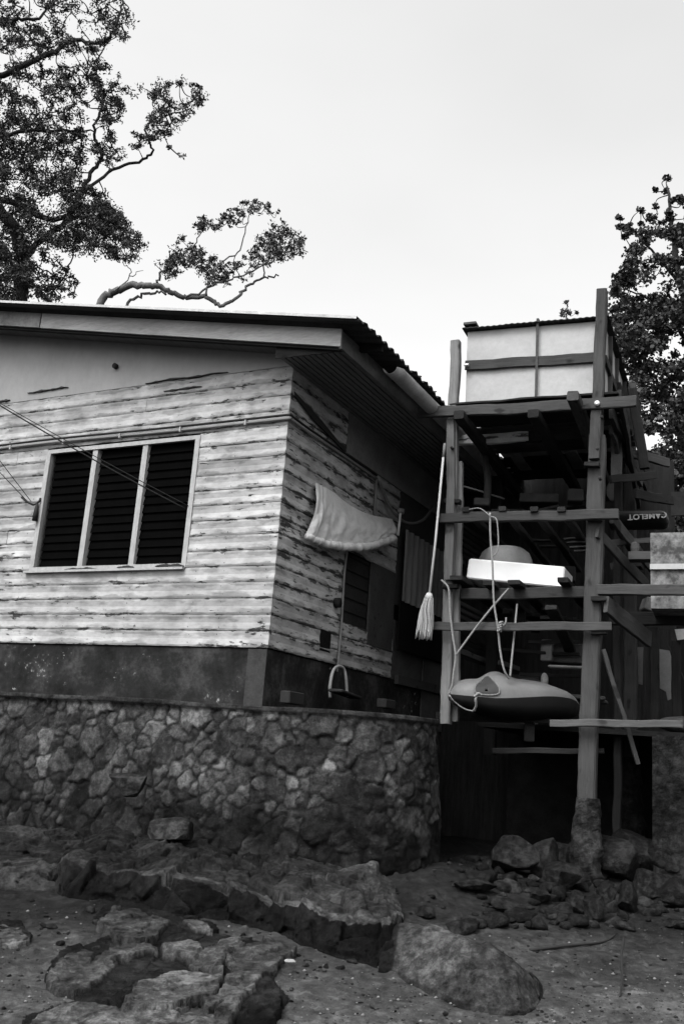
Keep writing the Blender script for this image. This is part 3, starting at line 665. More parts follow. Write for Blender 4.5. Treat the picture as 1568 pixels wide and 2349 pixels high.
# joists
for (px, py, w0, ht) in ((1050, 950, -.22, .11), (1222, 948, -.2, .11)):
    p = tw(px, py, w0); beam('joist', p, p + TY * 3.6 - np.array([0, 0, .02]), .13, ht, W2, tower)
p = tw(1313, 908, -.3); beam('joist', p, p + TY * 3.4 - np.array([0, 0, .25]), .135, .12, W, tower)
for px in (1068, 1150, 1222, 1288): p = tw(px, 1166, -.12); beam('joist', p, p + TY * 3.3 - np.array([0, 0, .05]), .09, .06, W2, tower)
for (px, py, wd) in ((1045, 1325, .16), (1120, 1337, .13), (1178, 1336, .14), (1290, 1328, .12)): p = tw(px, py, -.10); beam('joist', p, p + TY * 3.0 - np.array([0, 0, .02]), wd, .055, W2, tower)
p = tw(1262, 1392, -.02); beam('joist', p, p + TY * 1.6 - np.array([0, 0, .35]), .13, .06, W2, tower)
# braces running back on the right side
beam('brace', tw(1368, 1218, .02), tw(1484, 1342, 1.2), .04, .13, W, tower)
beam('brace', tw(1402, 1190, .5), tw(1508, 1318, 1.7), .04, .13, W, tower)
beam('brace', tw(1388, 1387, .0), tw(1490, 1468, 1.0), .05, .19, W, tower)
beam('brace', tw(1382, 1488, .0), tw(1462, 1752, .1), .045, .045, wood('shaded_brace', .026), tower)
beam('brace', tw(1420, 905, .1), T(.25, 2.3, 5.0), .05, .16, W2, tower)
beam('side_rail', T(.16, .1, 4.25), T(.22, 3.0, 4.3), .05, .12, W2, tower)
beam('side_rail', T(.16, .1, 5.5), T(.26, 3.2, 5.5), .05, .16, W2, tower)
# platform boards under the tank
for k_, w_ in enumerate(np.arange(.15, 3.4, .22)):
    if k_ in (5, 9): continue
    beam('platform_board', T(-1.7 if k_ % 3 else -1.75, w_, 5.72), T(.25, w_, 5.72), .20, .025, W3 if k_ in (4, 7, 8) else W2, tower)
def bolt(p, r=.03): MB().tube([p, p - TY * .03], r, 10).build('bolt', M['foil'], tower, None, True)
bolt(tw(1369, 926, -.06)); 
for (px, py) in ((1371, 1033), (1376, 1100), (1371, 1186), (1381, 960), (1038, 1030)): MB().tube([tw(px, py, -.0), tw(px, py, .05) - TY * .085], .017, 8).build('bolt', M['cable'], tower, None, True)
# the post foot is crusted: a lumpy sleeve
def crust(name, p0, p1, r0, r1, parent, mat, seed):
    n_, m_ = 40, 22; p0 = np.array(p0); p1 = np.array(p1); V = []; tn_ = []
    for i in range(n_ + 1):
        for j in range(m_):
            a = 2 * pi * j / m_; t_ = i / n_; r = r0 + (r1 - r0) * t_; d = np.array([cos(a), sin(a), 0]); c = p0 + (p1 - p0) * t_
            q = c + d * r; r *= 1 + .35 * fbm(np.array([q * 9]), seed, 3)[0]; V.append(c + d * r); tn_.append(.8 + .5 * fbm(np.array([q * 6]), seed + 3, 2)[0])
    F = [(i * m_ + j, i * m_ + (j + 1) % m_, (i + 1) * m_ + (j + 1) % m_, (i + 1) * m_ + j) for i in range(n_) for j in range(m_)]
    return mkobj(name, V, F + [tuple(n_ * m_ + j for j in range(m_))], mat, parent, None, False, col=np.array(tn_))
crust('post_barnacle_crust', tw(1338, 2060, .1), tw(1347, 1830, .1), .19, .115, tower, M['rock'], 3)
crust('post_barnacle_crust', T(.12, 2.4, .5), T(.12, 2.4, 1.7), .2, .12, tower, M['rockd'], 5)

# ------------------------------------------------------------------ tank box
tank = empty('tank_box', MT, 'large white sheet metal tank box with rusty strap on top of the timber tower', 'tank')
t0, t1, zb_, zt_ = -1.60, .06, 5.74, 6.72
mb = MB(); mb.add([(t0, .2, zb_), (t1, .2, zb_), (t1, 3.0, zb_), (t0, 3.0, zb_), (t0 - .01, .2, zt_ + .02), (t1, .2, zt_ - .02), (t1, 3.0, zt_ - .02), (t0, 3.0, zt_)], [(0, 3, 2, 1), (4, 5, 6, 7), (0, 1, 5, 4), (1, 2, 6, 5), (2, 3, 7, 6), (3, 0, 4, 7)]); mb.build('tank_wall', M['box'], tank, MT)
lv = []; ys = np.arange(.12, 3.1, .05); xs = np.arange(t0 - .06, t1 + .07, .012)
for th in (0, -.012):
    for x in xs:
        for y in ys: lv.append((x, y, zt_ + .045 - .03 * (x - t0) / 1.6 + .004 * sin(x * 2 * pi / .075) + .006 * n1(x * 2, 4) + th))
n_ = len(xs) * len(ys); F = gridfaces(len(xs), len(ys)); i_ = np.arange(len(xs) - 1) * len(ys); E1 = np.stack([i_, i_ + len(ys), i_ + len(ys) + n_, i_ + n_], 1)[:, ::-1]
mkobj('tank_lid', lv, np.vstack([F, F[:, ::-1] + n_, E1]), M['roof'], tank, MT)
beam('batten', T(-1.62, .175, 6.27), T(.06, .175, 6.23), .035, .125, W, tank)
beam('side_batten', T(.085, .2, 6.2), T(.085, 3.0, 6.2), .03, .1, W, tank)
for w_ in (.6, 1.3, 2.1): beam('side_batten', T(.085, w_, 5.76), T(.085, w_, 6.68), .05, .03, W, tank, up=tuple(TY))
mb = MB(); mb.box((-.735, .145, 5.74), (-.705, .157, 6.8)); mb.box((-.735, .157, 6.788), (-.705, 3.0, 6.8)); mb.build('strap', M['strap'], tank, MT)
mb = MB(); mb.box((t0 - .04, .1, 6.80), (t0 + .12, .35, 6.83)); mb.build('lid_weight', M['strap'], tank, MT)
MB().tube([tw(1064, 837, .12), tw(1074, 836, .12)], .016, 8).build('clip', M['foil'], tank, None, True)

# ------------------------------------------------------------------ objects on the tower shelves
def M_at(p, yaw=0, tilt=0): return Matrix.Translation(Vector(p)) @ Matrix.Rotation(-TYW + yaw, 4, 'Z') @ Matrix.Rotation(tilt, 4, 'Y')
p = tw(1068, 1326, .30); Mx = M_at(p, 0, radians(5.6))
def rbox(x, y, z, c):
    mb = MB(); s = [(0, c), (c, 0), (x - c, 0), (x, c), (x, y - c), (x - c, y), (c, y), (0, y - c)]
    for (zz_, i_) in ((0, c), (c, 0), (z - c, 0), (z, c)):
        for (a, b) in s: mb.v.append((a + (i_ if a < x / 2 else -i_) , b + (i_ if b < y / 2 else -i_), zz_))
    for k in range(3):
        for j in range(8): a = k * 8 + j; b = k * 8 + (j + 1) % 8; mb.f.append((a, b, b + 8, a + 8))
    mb.f += [tuple(range(7, -1, -1)), tuple(range(24, 32))]; return mb
o = rbox(1.14, .55, .245, .015).build('foam_box', M['foam'], None, Mx); tag(o, 'long bright white foam box lying tilted on the tower joists above the hanging kayak', 'foam box')
# upturned basin behind it
mb = MB(); c = tw(1158, 1300, .85); nn = 28
prof = [(.34, -.05), (.34, .03), (.325, .12), (.29, .2), (.22, .255), (.12, .275), (.0, .28)]
for (r, z) in prof:
    for k in range(nn): a = 2 * pi * k / nn; mb.v.append((r * cos(a), r * sin(a), z))
for i in range(len(prof) - 1):
    for k in range(nn): a = i * nn + k; b = i * nn + (k + 1) % nn; mb.f.append((a, b, b + nn, a + nn))
o = mb.build('upturned_basin', M['basin'], None, Matrix.Translation(Vector(c + np.array([0, 0, -.03])))); [setattr(p_, 'use_smooth', True) for p_ in o.data.polygons]
tag(o, 'round grey basin turned upside down behind the white foam box', 'basin')

# mop
mop = empty('mop', Matrix.Translation(Vector(tw(983, 1368, -.18))), 'long handled string mop hanging head down from the left tower post', 'mop')
MB().tube([tw(1016, 1046, -.14), tw(998, 1240, -.16), tw(984, 1366, -.18)], [.014, .014, .015], 10).build('handle', M['pvc'], mop, None, True)
MB().tube([tw(1019, 1017, -.13), tw(1016, 1048, -.14)], .017, 10).build('grip', M['conduit'], mop, None, True)
MB().tube([tw(984, 1360, -.18), tw(982.5, 1373, -.18)], [.03, .055], 14).build('collar', M['pvc'], mop, None, True)
mb = MB()
for k in range(150):
    a = random.random() * 2 * pi; r = sqrt(random.random()); top = tw(983, 1371, -.18) + (TX * cos(a) + TY * sin(a)) * .048 * r
    le = random.uniform(.8, 1.0); m1 = tw(978, 1400, -.18) + (TX * cos(a) + TY * sin(a)) * .075 * r; m2 = tw(975, 1430, -.18) + (TX * cos(a + .3) + TY * sin(a + .3)) * .088 * r
    b_ = tw(972 + random.uniform(-2, 2), 1371 + 97 * le, -.18) + (TX * cos(a + .2) + TY * sin(a + .2)) * .094 * r
    mb.tube(bez([top, m1, m2, b_], 4), .0055, 5)
mb.build('mop_head', M['mop'], mop, None, True)

# kayak
KY = radians(-2); kc = tw(1030, 1592, -.12)
def kayak():
    kd = TX * cos(radians(38)) + TY * sin(radians(38)); kn = np.cross(np.array([0, 0, 1.]), kd)   # towards the back
    Pn = kc
    root = empty('kayak', Matrix.Translation(Vector(kc)), 'pale topped sit on kayak slung on ropes beneath the tower shelves', 'kayak')
    def onk(px, py): # plane through the axis
        return hit(px, py, Pn, kn)
    xs_ = [1030, 1036, 1048, 1070, 1095, 1110, 1122, 1140, 1160, 1185, 1215, 1250, 1285, 1305, 1318, 1326]
    top = [1588, 1572, 1562, 1556, 1556, 1548, 1540, 1538, 1547, 1556, 1559, 1565, 1580, 1594, 1610, 1630]
    mid = [1592, 1594, 1596, 1599, 1602, 1603, 1603, 1603, 1602, 1601, 1599, 1599, 1603, 1609, 1618, 1632]
    bot = [1598, 1608, 1618, 1628, 1636, 1640, 1643, 1646, 1648, 1651, 1652, 1652, 1650, 1648, 1644, 1636]
    hw = [.03, .12, .19, .25, .29, .305, .315, .325, .33, .33, .32, .29, .23, .16, .10, .02]
    q = np.linspace(0, len(xs_) - 1, 90); ii = np.arange(len(xs_)); f_ = lambda a: np.interp(q, ii, a)
    xs_, top, mid, bot, hw = map(f_, (xs_, top, mid, bot, hw))
    k = np.ones(5) / 5
    for arr in (top, mid, bot, hw): arr[2:-2] = np.convolve(arr, k, 'valid')
    nt = 15; D = []; Hh = []
    for i in range(90):
        m = onk(xs_[i], mid[i]); zt = onk(xs_[i], top[i])[2] - m[2]; zb = m[2] - onk(xs_[i], bot[i])[2]
        for j in range(nt + 1):
            a = pi * j / nt; y = -cos(a) * hw[i]; D.append(m + kn * y + np.array([0, 0, zt * sin(a) ** .75 * (1 - .15 * (j < nt / 2))]))
            Hh.append(m + kn * y * 1.0 + np.array([0, 0, -zb * sin(a) ** .6]))
    D = np.array(D); Hh = np.array(Hh); inv = np.array(WM[root].translation)
    mkobj('deck', D, gridfaces(90, nt + 1), M['deck_plastic'], root, None, True)
    mkobj('hull', Hh, gridfaces(90, nt + 1)[:, ::-1], M['hull_plastic'], root, None, True)
    # foot well: surface patch, the recess's shade painted as dark colour, on the near side of the deck, its outline from the photo, on a plane just outside the near gunwale
    ol = [(1089, 1588), (1088, 1578), (1093, 1569), (1103, 1561), (1111, 1552), (1120, 1551), (1130, 1560), (1140, 1571), (1145, 1582), (1142, 1591), (1128, 1594), (1105, 1593)]
    ctr = hit(1114, 1582, Pn - kn * .25, kn); rim = [hit(a, b, Pn - kn * .25, kn) for a, b in bez([np.array(v_ + (0,)) for v_ in ol + [ol[0]]], 5) and [(v_[0], v_[1]) for v_ in bez([np.array(v_ + (0,)) for v_ in ol + [ol[0]]], 5)][:-1]]
    from mathutils.bvhtree import BVHTree
    bv = BVHTree.FromPolygons([Vector(v) for v in D], [tuple(int(q) for q in f) for f in gridfaces(90, nt + 1)])
    O = [(v_[0], v_[1]) for v_ in bez([np.array(v_ + (0,)) for v_ in ol + [ol[0]]], 5)][:-1]; cxy = (1114, 1584); V = []; rings = 8
    for r_ in range(1, rings + 1):
        for (a, b) in O:
            f2 = r_ / rings; X_, Y_ = cxy[0] + (a - cxy[0]) * f2, cxy[1] + (b - cxy[1]) * f2; d = Vector(ray(X_, Y_)).normalized(); h = bv.ray_cast(Vector(EYE), d)
            pt = h[0] if h[0] is not None else Vector(hit(X_, Y_, Pn - kn * .2, kn)); V.append(pt - d * .006)
    m_ = len(O); F = [(r * m_ + i, r * m_ + (i + 1) % m_, (r + 1) * m_ + (i + 1) % m_, (r + 1) * m_ + i) for r in range(rings - 1) for i in range(m_)]; F.append(tuple(range(m_)))
    rimp = V[-m_:]; mkobj('well_shade_patch', V, F, M['well'], root, None, True)
    MB().tube([np.array(v_) for v_ in rimp + rimp[:1]], .011, 6).build('well_rim', M['deck_plastic'], root, None, True)
    return root, kn, Pn, ol
kroot, kn_, KP, kol = kayak()

# ropes
def rope(pts, r, label, group=None, cat='rope'):
    P = bez(pts, 10); mb = MB(); mb.tube(P, r, 7)
    o = mb.build('rope', M['rope'], smooth=True); return tag(o, label, cat, group)
rope([tw(1012, 1330, -.1), tw(1028, 1350, -.14), tw(1031, 1400, -.14), tw(1038, 1460, -.14), tw(1044, 1503, -.14)] + [tw(1040, 1540, -.13), tw(1035, 1575, -.12), tw(1029, 1592, -.1), tw(1036, 1606, -.1)], .012, 'pale rope hanging along the left post down to the left tip of the kayak')
rope([tw(1044, 1503, -.14), tw(1090, 1440, -.12), tw(1130, 1390, -.1), tw(1165, 1350, .1)], .012, 'pale rope slanting up right from the knot beside the left post')
rope([tw(1123, 1176, -.13), tw(1124, 1230, -.13), tw(1129, 1300, -.13), tw(1132, 1380, -.13), tw(1141, 1440, -.12), tw(1146, 1490, -.1), tw(1155, 1535, -.08), tw(1166, 1556, -.02)], .012, 'longest pale rope dropping from the upper shelf beam to the kayak deck')
rope([tw(1185, 1385, .1), tw(1180, 1440, .05), tw(1174, 1500, .0), tw(1169, 1552, -.02)], .012, 'short pale rope rising straight from the kayak deck to the second shelf')
rope([tw(1124, 1184, -.13), tw(1137, 1190, -.14), tw(1141, 1215, -.14), tw(1142, 1250, -.14), tw(1138, 1268, -.14), tw(1128, 1276, -.13)], .008, 'thin grey cord looping in front of the white foam box')
rope([tw(1124, 1184, -.16), tw(1100, 1166, -.16) , tw(1075, 1168, -.14)], .006, 'thin cord tied over the upper shelf beam')
mb = MB(); 
for k in range(4): 
    c = tw(1144 + k * 1.5, 1440 - k * 6 + 6, -.15); mb.tube([c + TX * .02 * cos(a) + TY * -.02 * sin(a) + np.array([0, 0, .012 * sin(a * 2)]) for a in np.linspace(0, 2 * pi, 12)], .009, 6)
mb.tube(bez([tw(1146, 1438, -.14), tw(1158, 1430, -.14), tw(1160, 1416, -.14)], 5), .01, 6)
tag(mb.build('rope_knot', M['rope'], smooth=True), 'bunched rope knot in front of the third cross beam', 'knot')
# rope round the kayak nose
mb = MB(); mb.tube(bez([hit(1096, 1592, KP - kn_ * .3, kn_), hit(1090, 1602, KP - kn_ * .33, kn_), hit(1091, 1618, KP - kn_ * .3, kn_), hit(1086, 1630, KP - kn_ * .24, kn_)], 5), .014, 7); mb.tube(bez([hit(1086, 1598, KP - kn_ * .33, kn_), hit(1096, 1590, KP - kn_ * .34, kn_), hit(1104, 1594, KP - kn_ * .34, kn_)], 5), .014, 7)
tag(mb.build('rope_tie', M['rope'], smooth=True), 'frayed pale rope tie on the near side of the kayak well', 'rope')
mb = MB(); mb.tube(sag(hit(1030, 1594, KP - kn_ * .02, kn_), hit(1090, 1630, KP - kn_ * .2, kn_), .05, 12), .008, 6)
tag(mb.build('hull_line', M['rope'], smooth=True), 'thin line looped under the left end of the kayak hull', 'cord')

# ------------------------------------------------------------------ dark shed and clutter behind the tower
shed = empty('back_shed', MT, 'dark open shed standing behind the timber tower', 'shed')
def tslab(name, pts, th, mat, parent, ax=1):
    a = [np.array(p, float) for p in pts]; n_ = np.zeros(3); n_[ax] = th; k_ = len(a); mb = MB()
    mb.add([*a, *[p + n_ for p in a]], [tuple(range(k_)), tuple(range(2 * k_ - 1, k_ - 1, -1))] + [(i, i + k_, (i + 1) % k_ + k_, (i + 1) % k_) for i in range(k_)])
    return mb.build(name, mat, parent, MT)
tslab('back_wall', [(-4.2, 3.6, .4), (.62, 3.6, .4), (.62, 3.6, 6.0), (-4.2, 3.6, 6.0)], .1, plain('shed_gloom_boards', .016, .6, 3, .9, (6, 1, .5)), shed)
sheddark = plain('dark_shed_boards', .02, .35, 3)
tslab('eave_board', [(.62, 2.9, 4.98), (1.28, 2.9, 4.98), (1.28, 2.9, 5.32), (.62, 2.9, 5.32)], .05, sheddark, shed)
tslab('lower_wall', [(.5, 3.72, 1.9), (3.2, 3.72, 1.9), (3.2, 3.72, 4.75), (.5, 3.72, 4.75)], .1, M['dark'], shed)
tslab('deck_floor', [(-1.5, 1.0, 1.98), (2.6, 1.0, 1.98), (2.6, 4.2, 1.98), (-1.5, 4.2, 1.98)], -.06, W2, shed, 2)
def pslab(name, pts, w_, th, mat, parent):
    q = [MT.inverted() @ Vector(tw(x, y, w_)) for x, y in pts]; tslab(name, [tuple(v) for v in q], th, mat, parent)
pslab('pale_panel', [(1508, 1488), (1534, 1492), (1545, 1530), (1544, 1600), (1530, 1606), (1526, 1586), (1508, 1576)], 2.4, .03, plain('pale_back_panel', .13, .2, 3), shed)
pslab('grey_panel', [(1436, 1484), (1474, 1484), (1472, 1570), (1436, 1562)], 2.9, .03, plain('grey_back_panel', .08, .2, 3), shed)
pslab('torn_sheet', [(1546, 1443), (1620, 1440), (1620, 1470), (1590, 1462), (1552, 1468)], 1.9, .02, M['trim'], shed)
beam('hanging_cable', tw(1530, 1480, 2.0), tw(1572, 1570, 2.0), .012, .012, M['cable'], shed)
for (x0, y0, x1, y1) in ((1500, 1440, 1498, 1660), (1550, 1470, 1552, 1665)): beam('shed_post', tw(x0, y0, 2.0), tw(x1, y1, 2.0), .11, .11, W2, shed, up=tuple(TY))
# upside down dark boat with white lettering
boat = empty('upturned_boat', MT, 'dark upturned boat hull with white upside down lettering on its side behind the right post', 'boat')
P_ = [tw(1392, 1166, 1.0), tw(1450, 1163, 1.0), tw(1522, 1160, 1.0)]
mb = MB(); nL = 30
for i in range(nL + 1):
    f_ = i / nL; c = tw(1392 + 138 * f_, 1183 - 2 * f_, 1.0); e = sqrt(max(0, 1 - max(0, (f_ - .86) / .14) ** 2)); hgt = .11 * max(e, .05)
    for j in range(13):
        a = pi * 2 * j / 12; mb.v.append(tuple(c + TY * (.28 - .28 * cos(a) * max(e, .08)) + np.array([0, 0, hgt * sin(a) * (1 if sin(a) > 0 else .8)])))
for i in range(nL):
    for j in range(12): a = i * 13 + j; mb.f.append((a, a + 13, a + 14, a + 1))
mb.build('boat_hull', plain('dark_boat_hull', .014, .25, 4, .5), boat, None, True)
MB().tube([tw(1392, 1178, .985), tw(1460, 1177, .985), tw(1522, 1176, .985)], .010, 6).build('rub_strip', M['cable'], boat, None, True)
def text_mesh(body, size):
    c = bpy.data.curves.new('lettering', 'FONT'); c.body = body; c.size = size; c.extrude = .004; c.offset = .003; c.space_character = 1.05
    o = bpy.data.objects.new('lettering', c); COL.objects.link(o); dg = bpy.context.evaluated_depsgraph_get(); me = bpy.data.meshes.new_from_object(o.evaluated_get(dg))
    bpy.data.objects.remove(o); return me
me = text_mesh('CAMELOT', .095); me.materials.append(M['letter'])
lo = bpy.data.objects.new('lettering', me); COL.objects.link(lo)
p = tw(1528, 1174, .985); Mx = Matrix.Translation(Vector(p)) @ Matrix.Rotation(-TYW, 4, 'Z') @ Matrix.Rotation(pi / 2, 4, 'X') @ Matrix.Rotation(pi + radians(3), 4, 'Z')
lo.parent = boat; lo.matrix_local = WM[boat].inverted() @ Mx; WM[lo] = Mx
# white crate at the right edge
cr = empty('white_crate', MT, 'stained white painted crate standing on the right hand beam at the photo edge', 'crate')
tc = tw(1490, 1222, .35); q = (tc - TO); tcx, tcz = q @ TX, q[2]; bc = tw(1493, 1395, .35)[2]
def stain_mat():
    m, t, b = nodes('stained_crate_paint'); co = obj_co(t); a = noise(t, co, 4.5, 5, .65); f = noise(t, co, 25, 4, .7)
    c = ramp(t, math_(t, 'ADD', math_(t, 'MULTIPLY', a, .75), math_(t, 'MULTIPLY', f, .25)), [(.42, .04), (.5, .10), (.62, .19)])
    t.links.new(c, b.inputs['Base Color']); b.inputs['Roughness'].default_value = .8; return m
cm = stain_mat()
mb = MB(); mb.box((tcx, .35, bc), (tcx + 1.0, .95, tcz - .42)); mb.build('lower_panel', cm, cr, MT)
mb = MB(); mb.box((tcx, .35, tcz - .36), (tcx + 1.0, .95, tcz)); mb.build('upper_panel', cm, cr, MT)
mb = MB(); mb.box((tcx - .004, .32, tcz - .42), (tcx + 1.0, .96, tcz - .36)); mb.build('rim', M['box'], cr, MT)
# small shelf things beside the crate
o = MB().box((-.02, 0, 0), (.24, .2, .09)).build('shelf_board', wood('shelf_timber', .05), None, Matrix.Translation(Vector(tw(1444, 1290 - 8, .5))) @ Matrix.Rotation(-TYW, 4, 'Z')); tag(o, 'short grey shelf board jutting between right post and white crate', 'board')
mb = MB(); mb.tube([(0, 0, 0), (0, 0, .04), (.0, 0, .1), (.01, 0, .11)], [.05, .055, .045, .02], 12)
tag(mb.build('plastic_bottle', plain('bottle_plastic', .05, .3, 9), None, Matrix.Translation(Vector(tw(1456, 1266, .55)))), 'small pale plastic bottle on the short shelf beside the crate', 'bottle')

# stone / concrete retaining wall under the right side deck
def rough_wall(name, p0, p1, z0, z1, seed, mat, label, amp=.08):
    L = np.linalg.norm(np.array(p1) - np.array(p0)); nx, nz_ = int(L / .035), int((z1 - z0) / .035); x, z = np.meshgrid(np.linspace(0, 1, nx), np.linspace(0, 1, nz_), indexing='ij'); x, z = x.ravel(), z.ravel()
    d = (np.array(p1) - np.array(p0)) / L; nrm = np.array([d[1], -d[0]]); P = np.stack([x * L, z * (z1 - z0), 0 * x], 1)
    h = amp * fbm(P * 2.2, seed, 4) + .03 * fbm(P * 9, seed + 5, 3); q = np.array(p0)[None] + d[None] * (x * L)[:, None] + nrm[None] * h[:, None]
    V = np.stack([q[:, 0], q[:, 1], z0 + P[:, 1]], 1); tn_ = 1 + .45 * fbm(P * 1.6, seed + 9, 3)
    b = len(V); F = gridfaces(nx, nz_)
    bk = [(p0[0] - nrm[0] * .4, p0[1] - nrm[1] * .4), (p1[0] - nrm[0] * .4, p1[1] - nrm[1] * .4)]
    V = np.vstack([V, [(bk[0][0], bk[0][1], z1), (bk[1][0], bk[1][1], z1), (bk[0][0], bk[0][1], z0), (bk[1][0], bk[1][1], z0)]]); tn_ = np.r_[tn_, 1, 1, 1, 1]
    tri = [(i * nz_ + nz_ - 1, (i + 1) * nz_ + nz_ - 1, b + 1, b) for i in (0,)]
    FF = [tuple(f) for f in F] + [tuple([i * nz_ + nz_ - 1 for i in range(nx)] + [b + 1, b]), tuple([j for j in range(nz_)] + [b, b + 2])[::-1], tuple([(nx - 1) * nz_ + j for j in range(nz_)] + [b + 1, b + 3])]
    o = mkobj(name, V, FF, mat, None, None, False, col=tn_); return tag(o, label, 'wall')
a = T(.52, .75, 0); b_ = T(3.4, .55, 0)
rough_wall('retaining_wall', a[:2], b_[:2], .1, 1.93, 21, M['concrete'], 'dark rough concrete retaining wall under the right side deck')
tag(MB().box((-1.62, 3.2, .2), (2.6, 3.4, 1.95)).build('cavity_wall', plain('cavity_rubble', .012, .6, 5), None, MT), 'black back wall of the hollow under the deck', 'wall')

# ------------------------------------------------------------------ small things at the foot of the house
mb = MB(); mb.tube(bez([sx(757, 1600, .35), sx(757, 1570, .35), sx(764, 1538, .33), sx(776, 1528, .32), sx(788, 1534, .33), sx(793, 1555, .35), sx(796, 1598, .36)], 8), .018, 8)
tag(mb.build('pipe_arch', M['conduit'], smooth=True), 'pale bent pipe arch standing on the wall top beneath the door', 'pipe')
def blk(name, px, py, o_, sx_, sy, sz, mat, label, cat, yaw=0):
    p = sx(px, py, o_); o = rbox(sx_, sy, sz, .01).build(name, mat, None, Matrix.Translation(Vector(p)) @ Matrix.Rotation(-HY + yaw, 4, 'Z')); return tag(o, label, cat)
blk('plank', 752, 1586, .42, .16, 1.1, .035, M['wood2'], 'dark plank laid through the pale pipe arch on the wall top', 'plank', .25)
blk('masonry_block', 862, 1622, .3, .13, .3, .11, plain('block_grey', .03, .3, 6), 'grey masonry block at the right end of the dark plank', 'block')
blk('rubber_tub', 640, 1612, .12, .12, .32, .13, M['cable'], 'black rubber tub pushed against the plinth near the house corner', 'tub')
# louvred screen further back between house and tower
scr = empty('slatted_screen', MT, 'dark slatted timber screen seen between the left post and the hanging kayak', 'screen')
def slatset(x0, y0, x1, y1, n_, dyl, dyr, w0, w1, parent, name='slat', mat=None):
    for k in range(n_):
        f_ = k / max(1, n_ - 1); p0 = tw(x0, y0 + (y1 - y0) * f_, w0); p1 = tw(x1, y0 + (y1 - y0) * f_ + dyl + (dyr - dyl) * f_, w1)
        beam(name, p0, p1, .02, .05, mat or W2, parent, rough=.001)
slatset(1046, 1195, 1120, 1310, 9, 52, 36, 1.8, 2.9, scr)
slatset(1046, 1378, 1120, 1425, 4, 38, 34, 1.8, 2.9, scr, mat=wood('slat_timber', .05))
slatset(1046, 1452, 1120, 1500, 5, 34, 28, 1.8, 2.9, scr, mat=W2)
beam('slat_rail', tw(1050, 1492, 1.8), tw(1122, 1520, 2.9), .03, .07, W3, scr)
beam('slat_rail', tw(1145, 1518, 2.2), tw(1190, 1535, 2.9), .03, .06, W3, scr)
beam('screen_post', tw(1048, 1190, 1.85), tw(1040, 1620, 1.85), .05, .05, W2, scr, up=tuple(TY))
beam('screen_post', tw(1124, 1200, 2.9), tw(1120, 1620, 2.9), .08, .05, W2, scr, up=tuple(TY))
tslab('screen_panel', [(-1.9, 3.1, 2.0), (-1.2, 3.1, 2.0), (-1.2, 3.1, 2.75), (-1.9, 3.1, 2.75)], .03, plain('screen_panel_grey', .05, .3, 3), scr)
# faint clutter on the inner shelf
def clut(px, py, w_, sx_, sy, sz, v, name, label, cat, yaw=0.2, tilt=0):
    o = rbox(sx_, sy, sz, .012).build(name, plain(name + '_paint', v, .4, 8), None, M_at(tw(px, py, w_), yaw, tilt)); return tag(o, label, cat)
clut(1238, 1515, 1.2, .14, .12, .26, .13, 'tin_can', 'pale tin can on the inner shelf left of the right post', 'can', 0)
clut(1262, 1518, 1.3, .42, .3, .24, .05, 'storage_tub', 'grey storage tub on the inner shelf beside the tin can', 'tub')
clut(1255, 1530, .9, .5, .2, .03, .16, 'shelf_plank', 'crumpled pale plank edge beneath the grey storage tub', 'plank', .05)
clut(1200, 1595, 1.4, 1.0, .2, .04, .06, 'floor_plank', 'dark plank on the deck behind the kayak', 'plank', .05, .05)
mb = MB(); mb.tube(bez([tw(1270, 1478 + 0, 1.0), tw(1262, 1560 - 0, 1.0)], 3), .035, 10)
def tag_beam(name, p0, p1, wd, ht, mat, label, cat):
    o = beam(name, p0, p1, wd, ht, mat, None); return tag(o, label, cat)
tag_beam('thin_pole', tw(1056, 1113, .8), tw(1156, 1143, 1.6), .02, .02, M['conduit'], 'thin pale pole lying across the gloom above the upper shelf', 'pole')
MB().tube(bez([tw(1100, 1010, 1.2), tw(1112, 1060, 1.2), tw(1118, 1110, 1.2), tw(1112, 1190, 1.2)], 6), .05, 9).build('hanging_sleeve', plain('grey_sleeve', .03, .3, 4), tower, None, True)
for k in range(4): beam('pallet_slat', tw(1292 + k * 8, 1238 + k * 9, 1.2), tw(1332 + k * 8, 1236 + k * 9, 1.2), .10, .02, M['wood'], tower)
for k in range(2): beam('pallet_slat', tw(1222 + k * 14, 1240 + k * 12, 1.5), tw(1262 + k * 12, 1240 + k * 12, 1.5), .10, .02, W2, tower)
for (a, b, n_) in (((1180, 1040), (1215, 1090), 1), ((1308, 1035), (1345, 1085), 1)): beam('pale_offcut', tw(*a, 1.5), tw(*a, 1.5) + TY * .75, .16, .02, plain('offcut_paint', .09, .3, 5), tower)
beam('pale_side_board', tw(1412, 1090, 1.0), tw(1408, 905, 1.0), .13, .03, plain('side_board_paint', .075, .4, 6), tower, up=tuple(TY))
beam('side_timber', tw(1478, 1075, 1.6), tw(1447, 892, 1.6), .12, .10, W2, tower, up=tuple(TY))
beam('side_timber', tw(1455, 1000, 1.9), tw(1450, 880, 1.9), .10, .08, W, tower, up=tuple(TY))
for (px, py, w_) in ((1346, 1064, -.0), (1026, 1150, .05), (1352, 1190, .0), (1020, 1345, .0), (1360, 1372, -.0), (1362, 1450, .0)): beam('cleat', tw(px - 6, py, w_), tw(px + 28, py, w_), .09, .05, W2, tower)
clut(1190, 1150, 1.3, .5, .3, .12, .03, 'wire_basket', 'dark shallow basket on the upper shelf between the two posts', 'basket')
clut(1300, 1148, 1.0, .2, .2, .16, .02, 'dark_bucket', 'dark bucket on the upper shelf near the right post', 'bucket')
clut(1085, 1158, .9, .2, .25, .1, .035, 'small_crate', 'small dark crate on the upper shelf near the left post', 'crate')
clut(1230, 1330, 1.8, .5, .3, .2, .03, 'dark_chest', 'dark chest on the middle shelf behind the white foam box', 'chest')
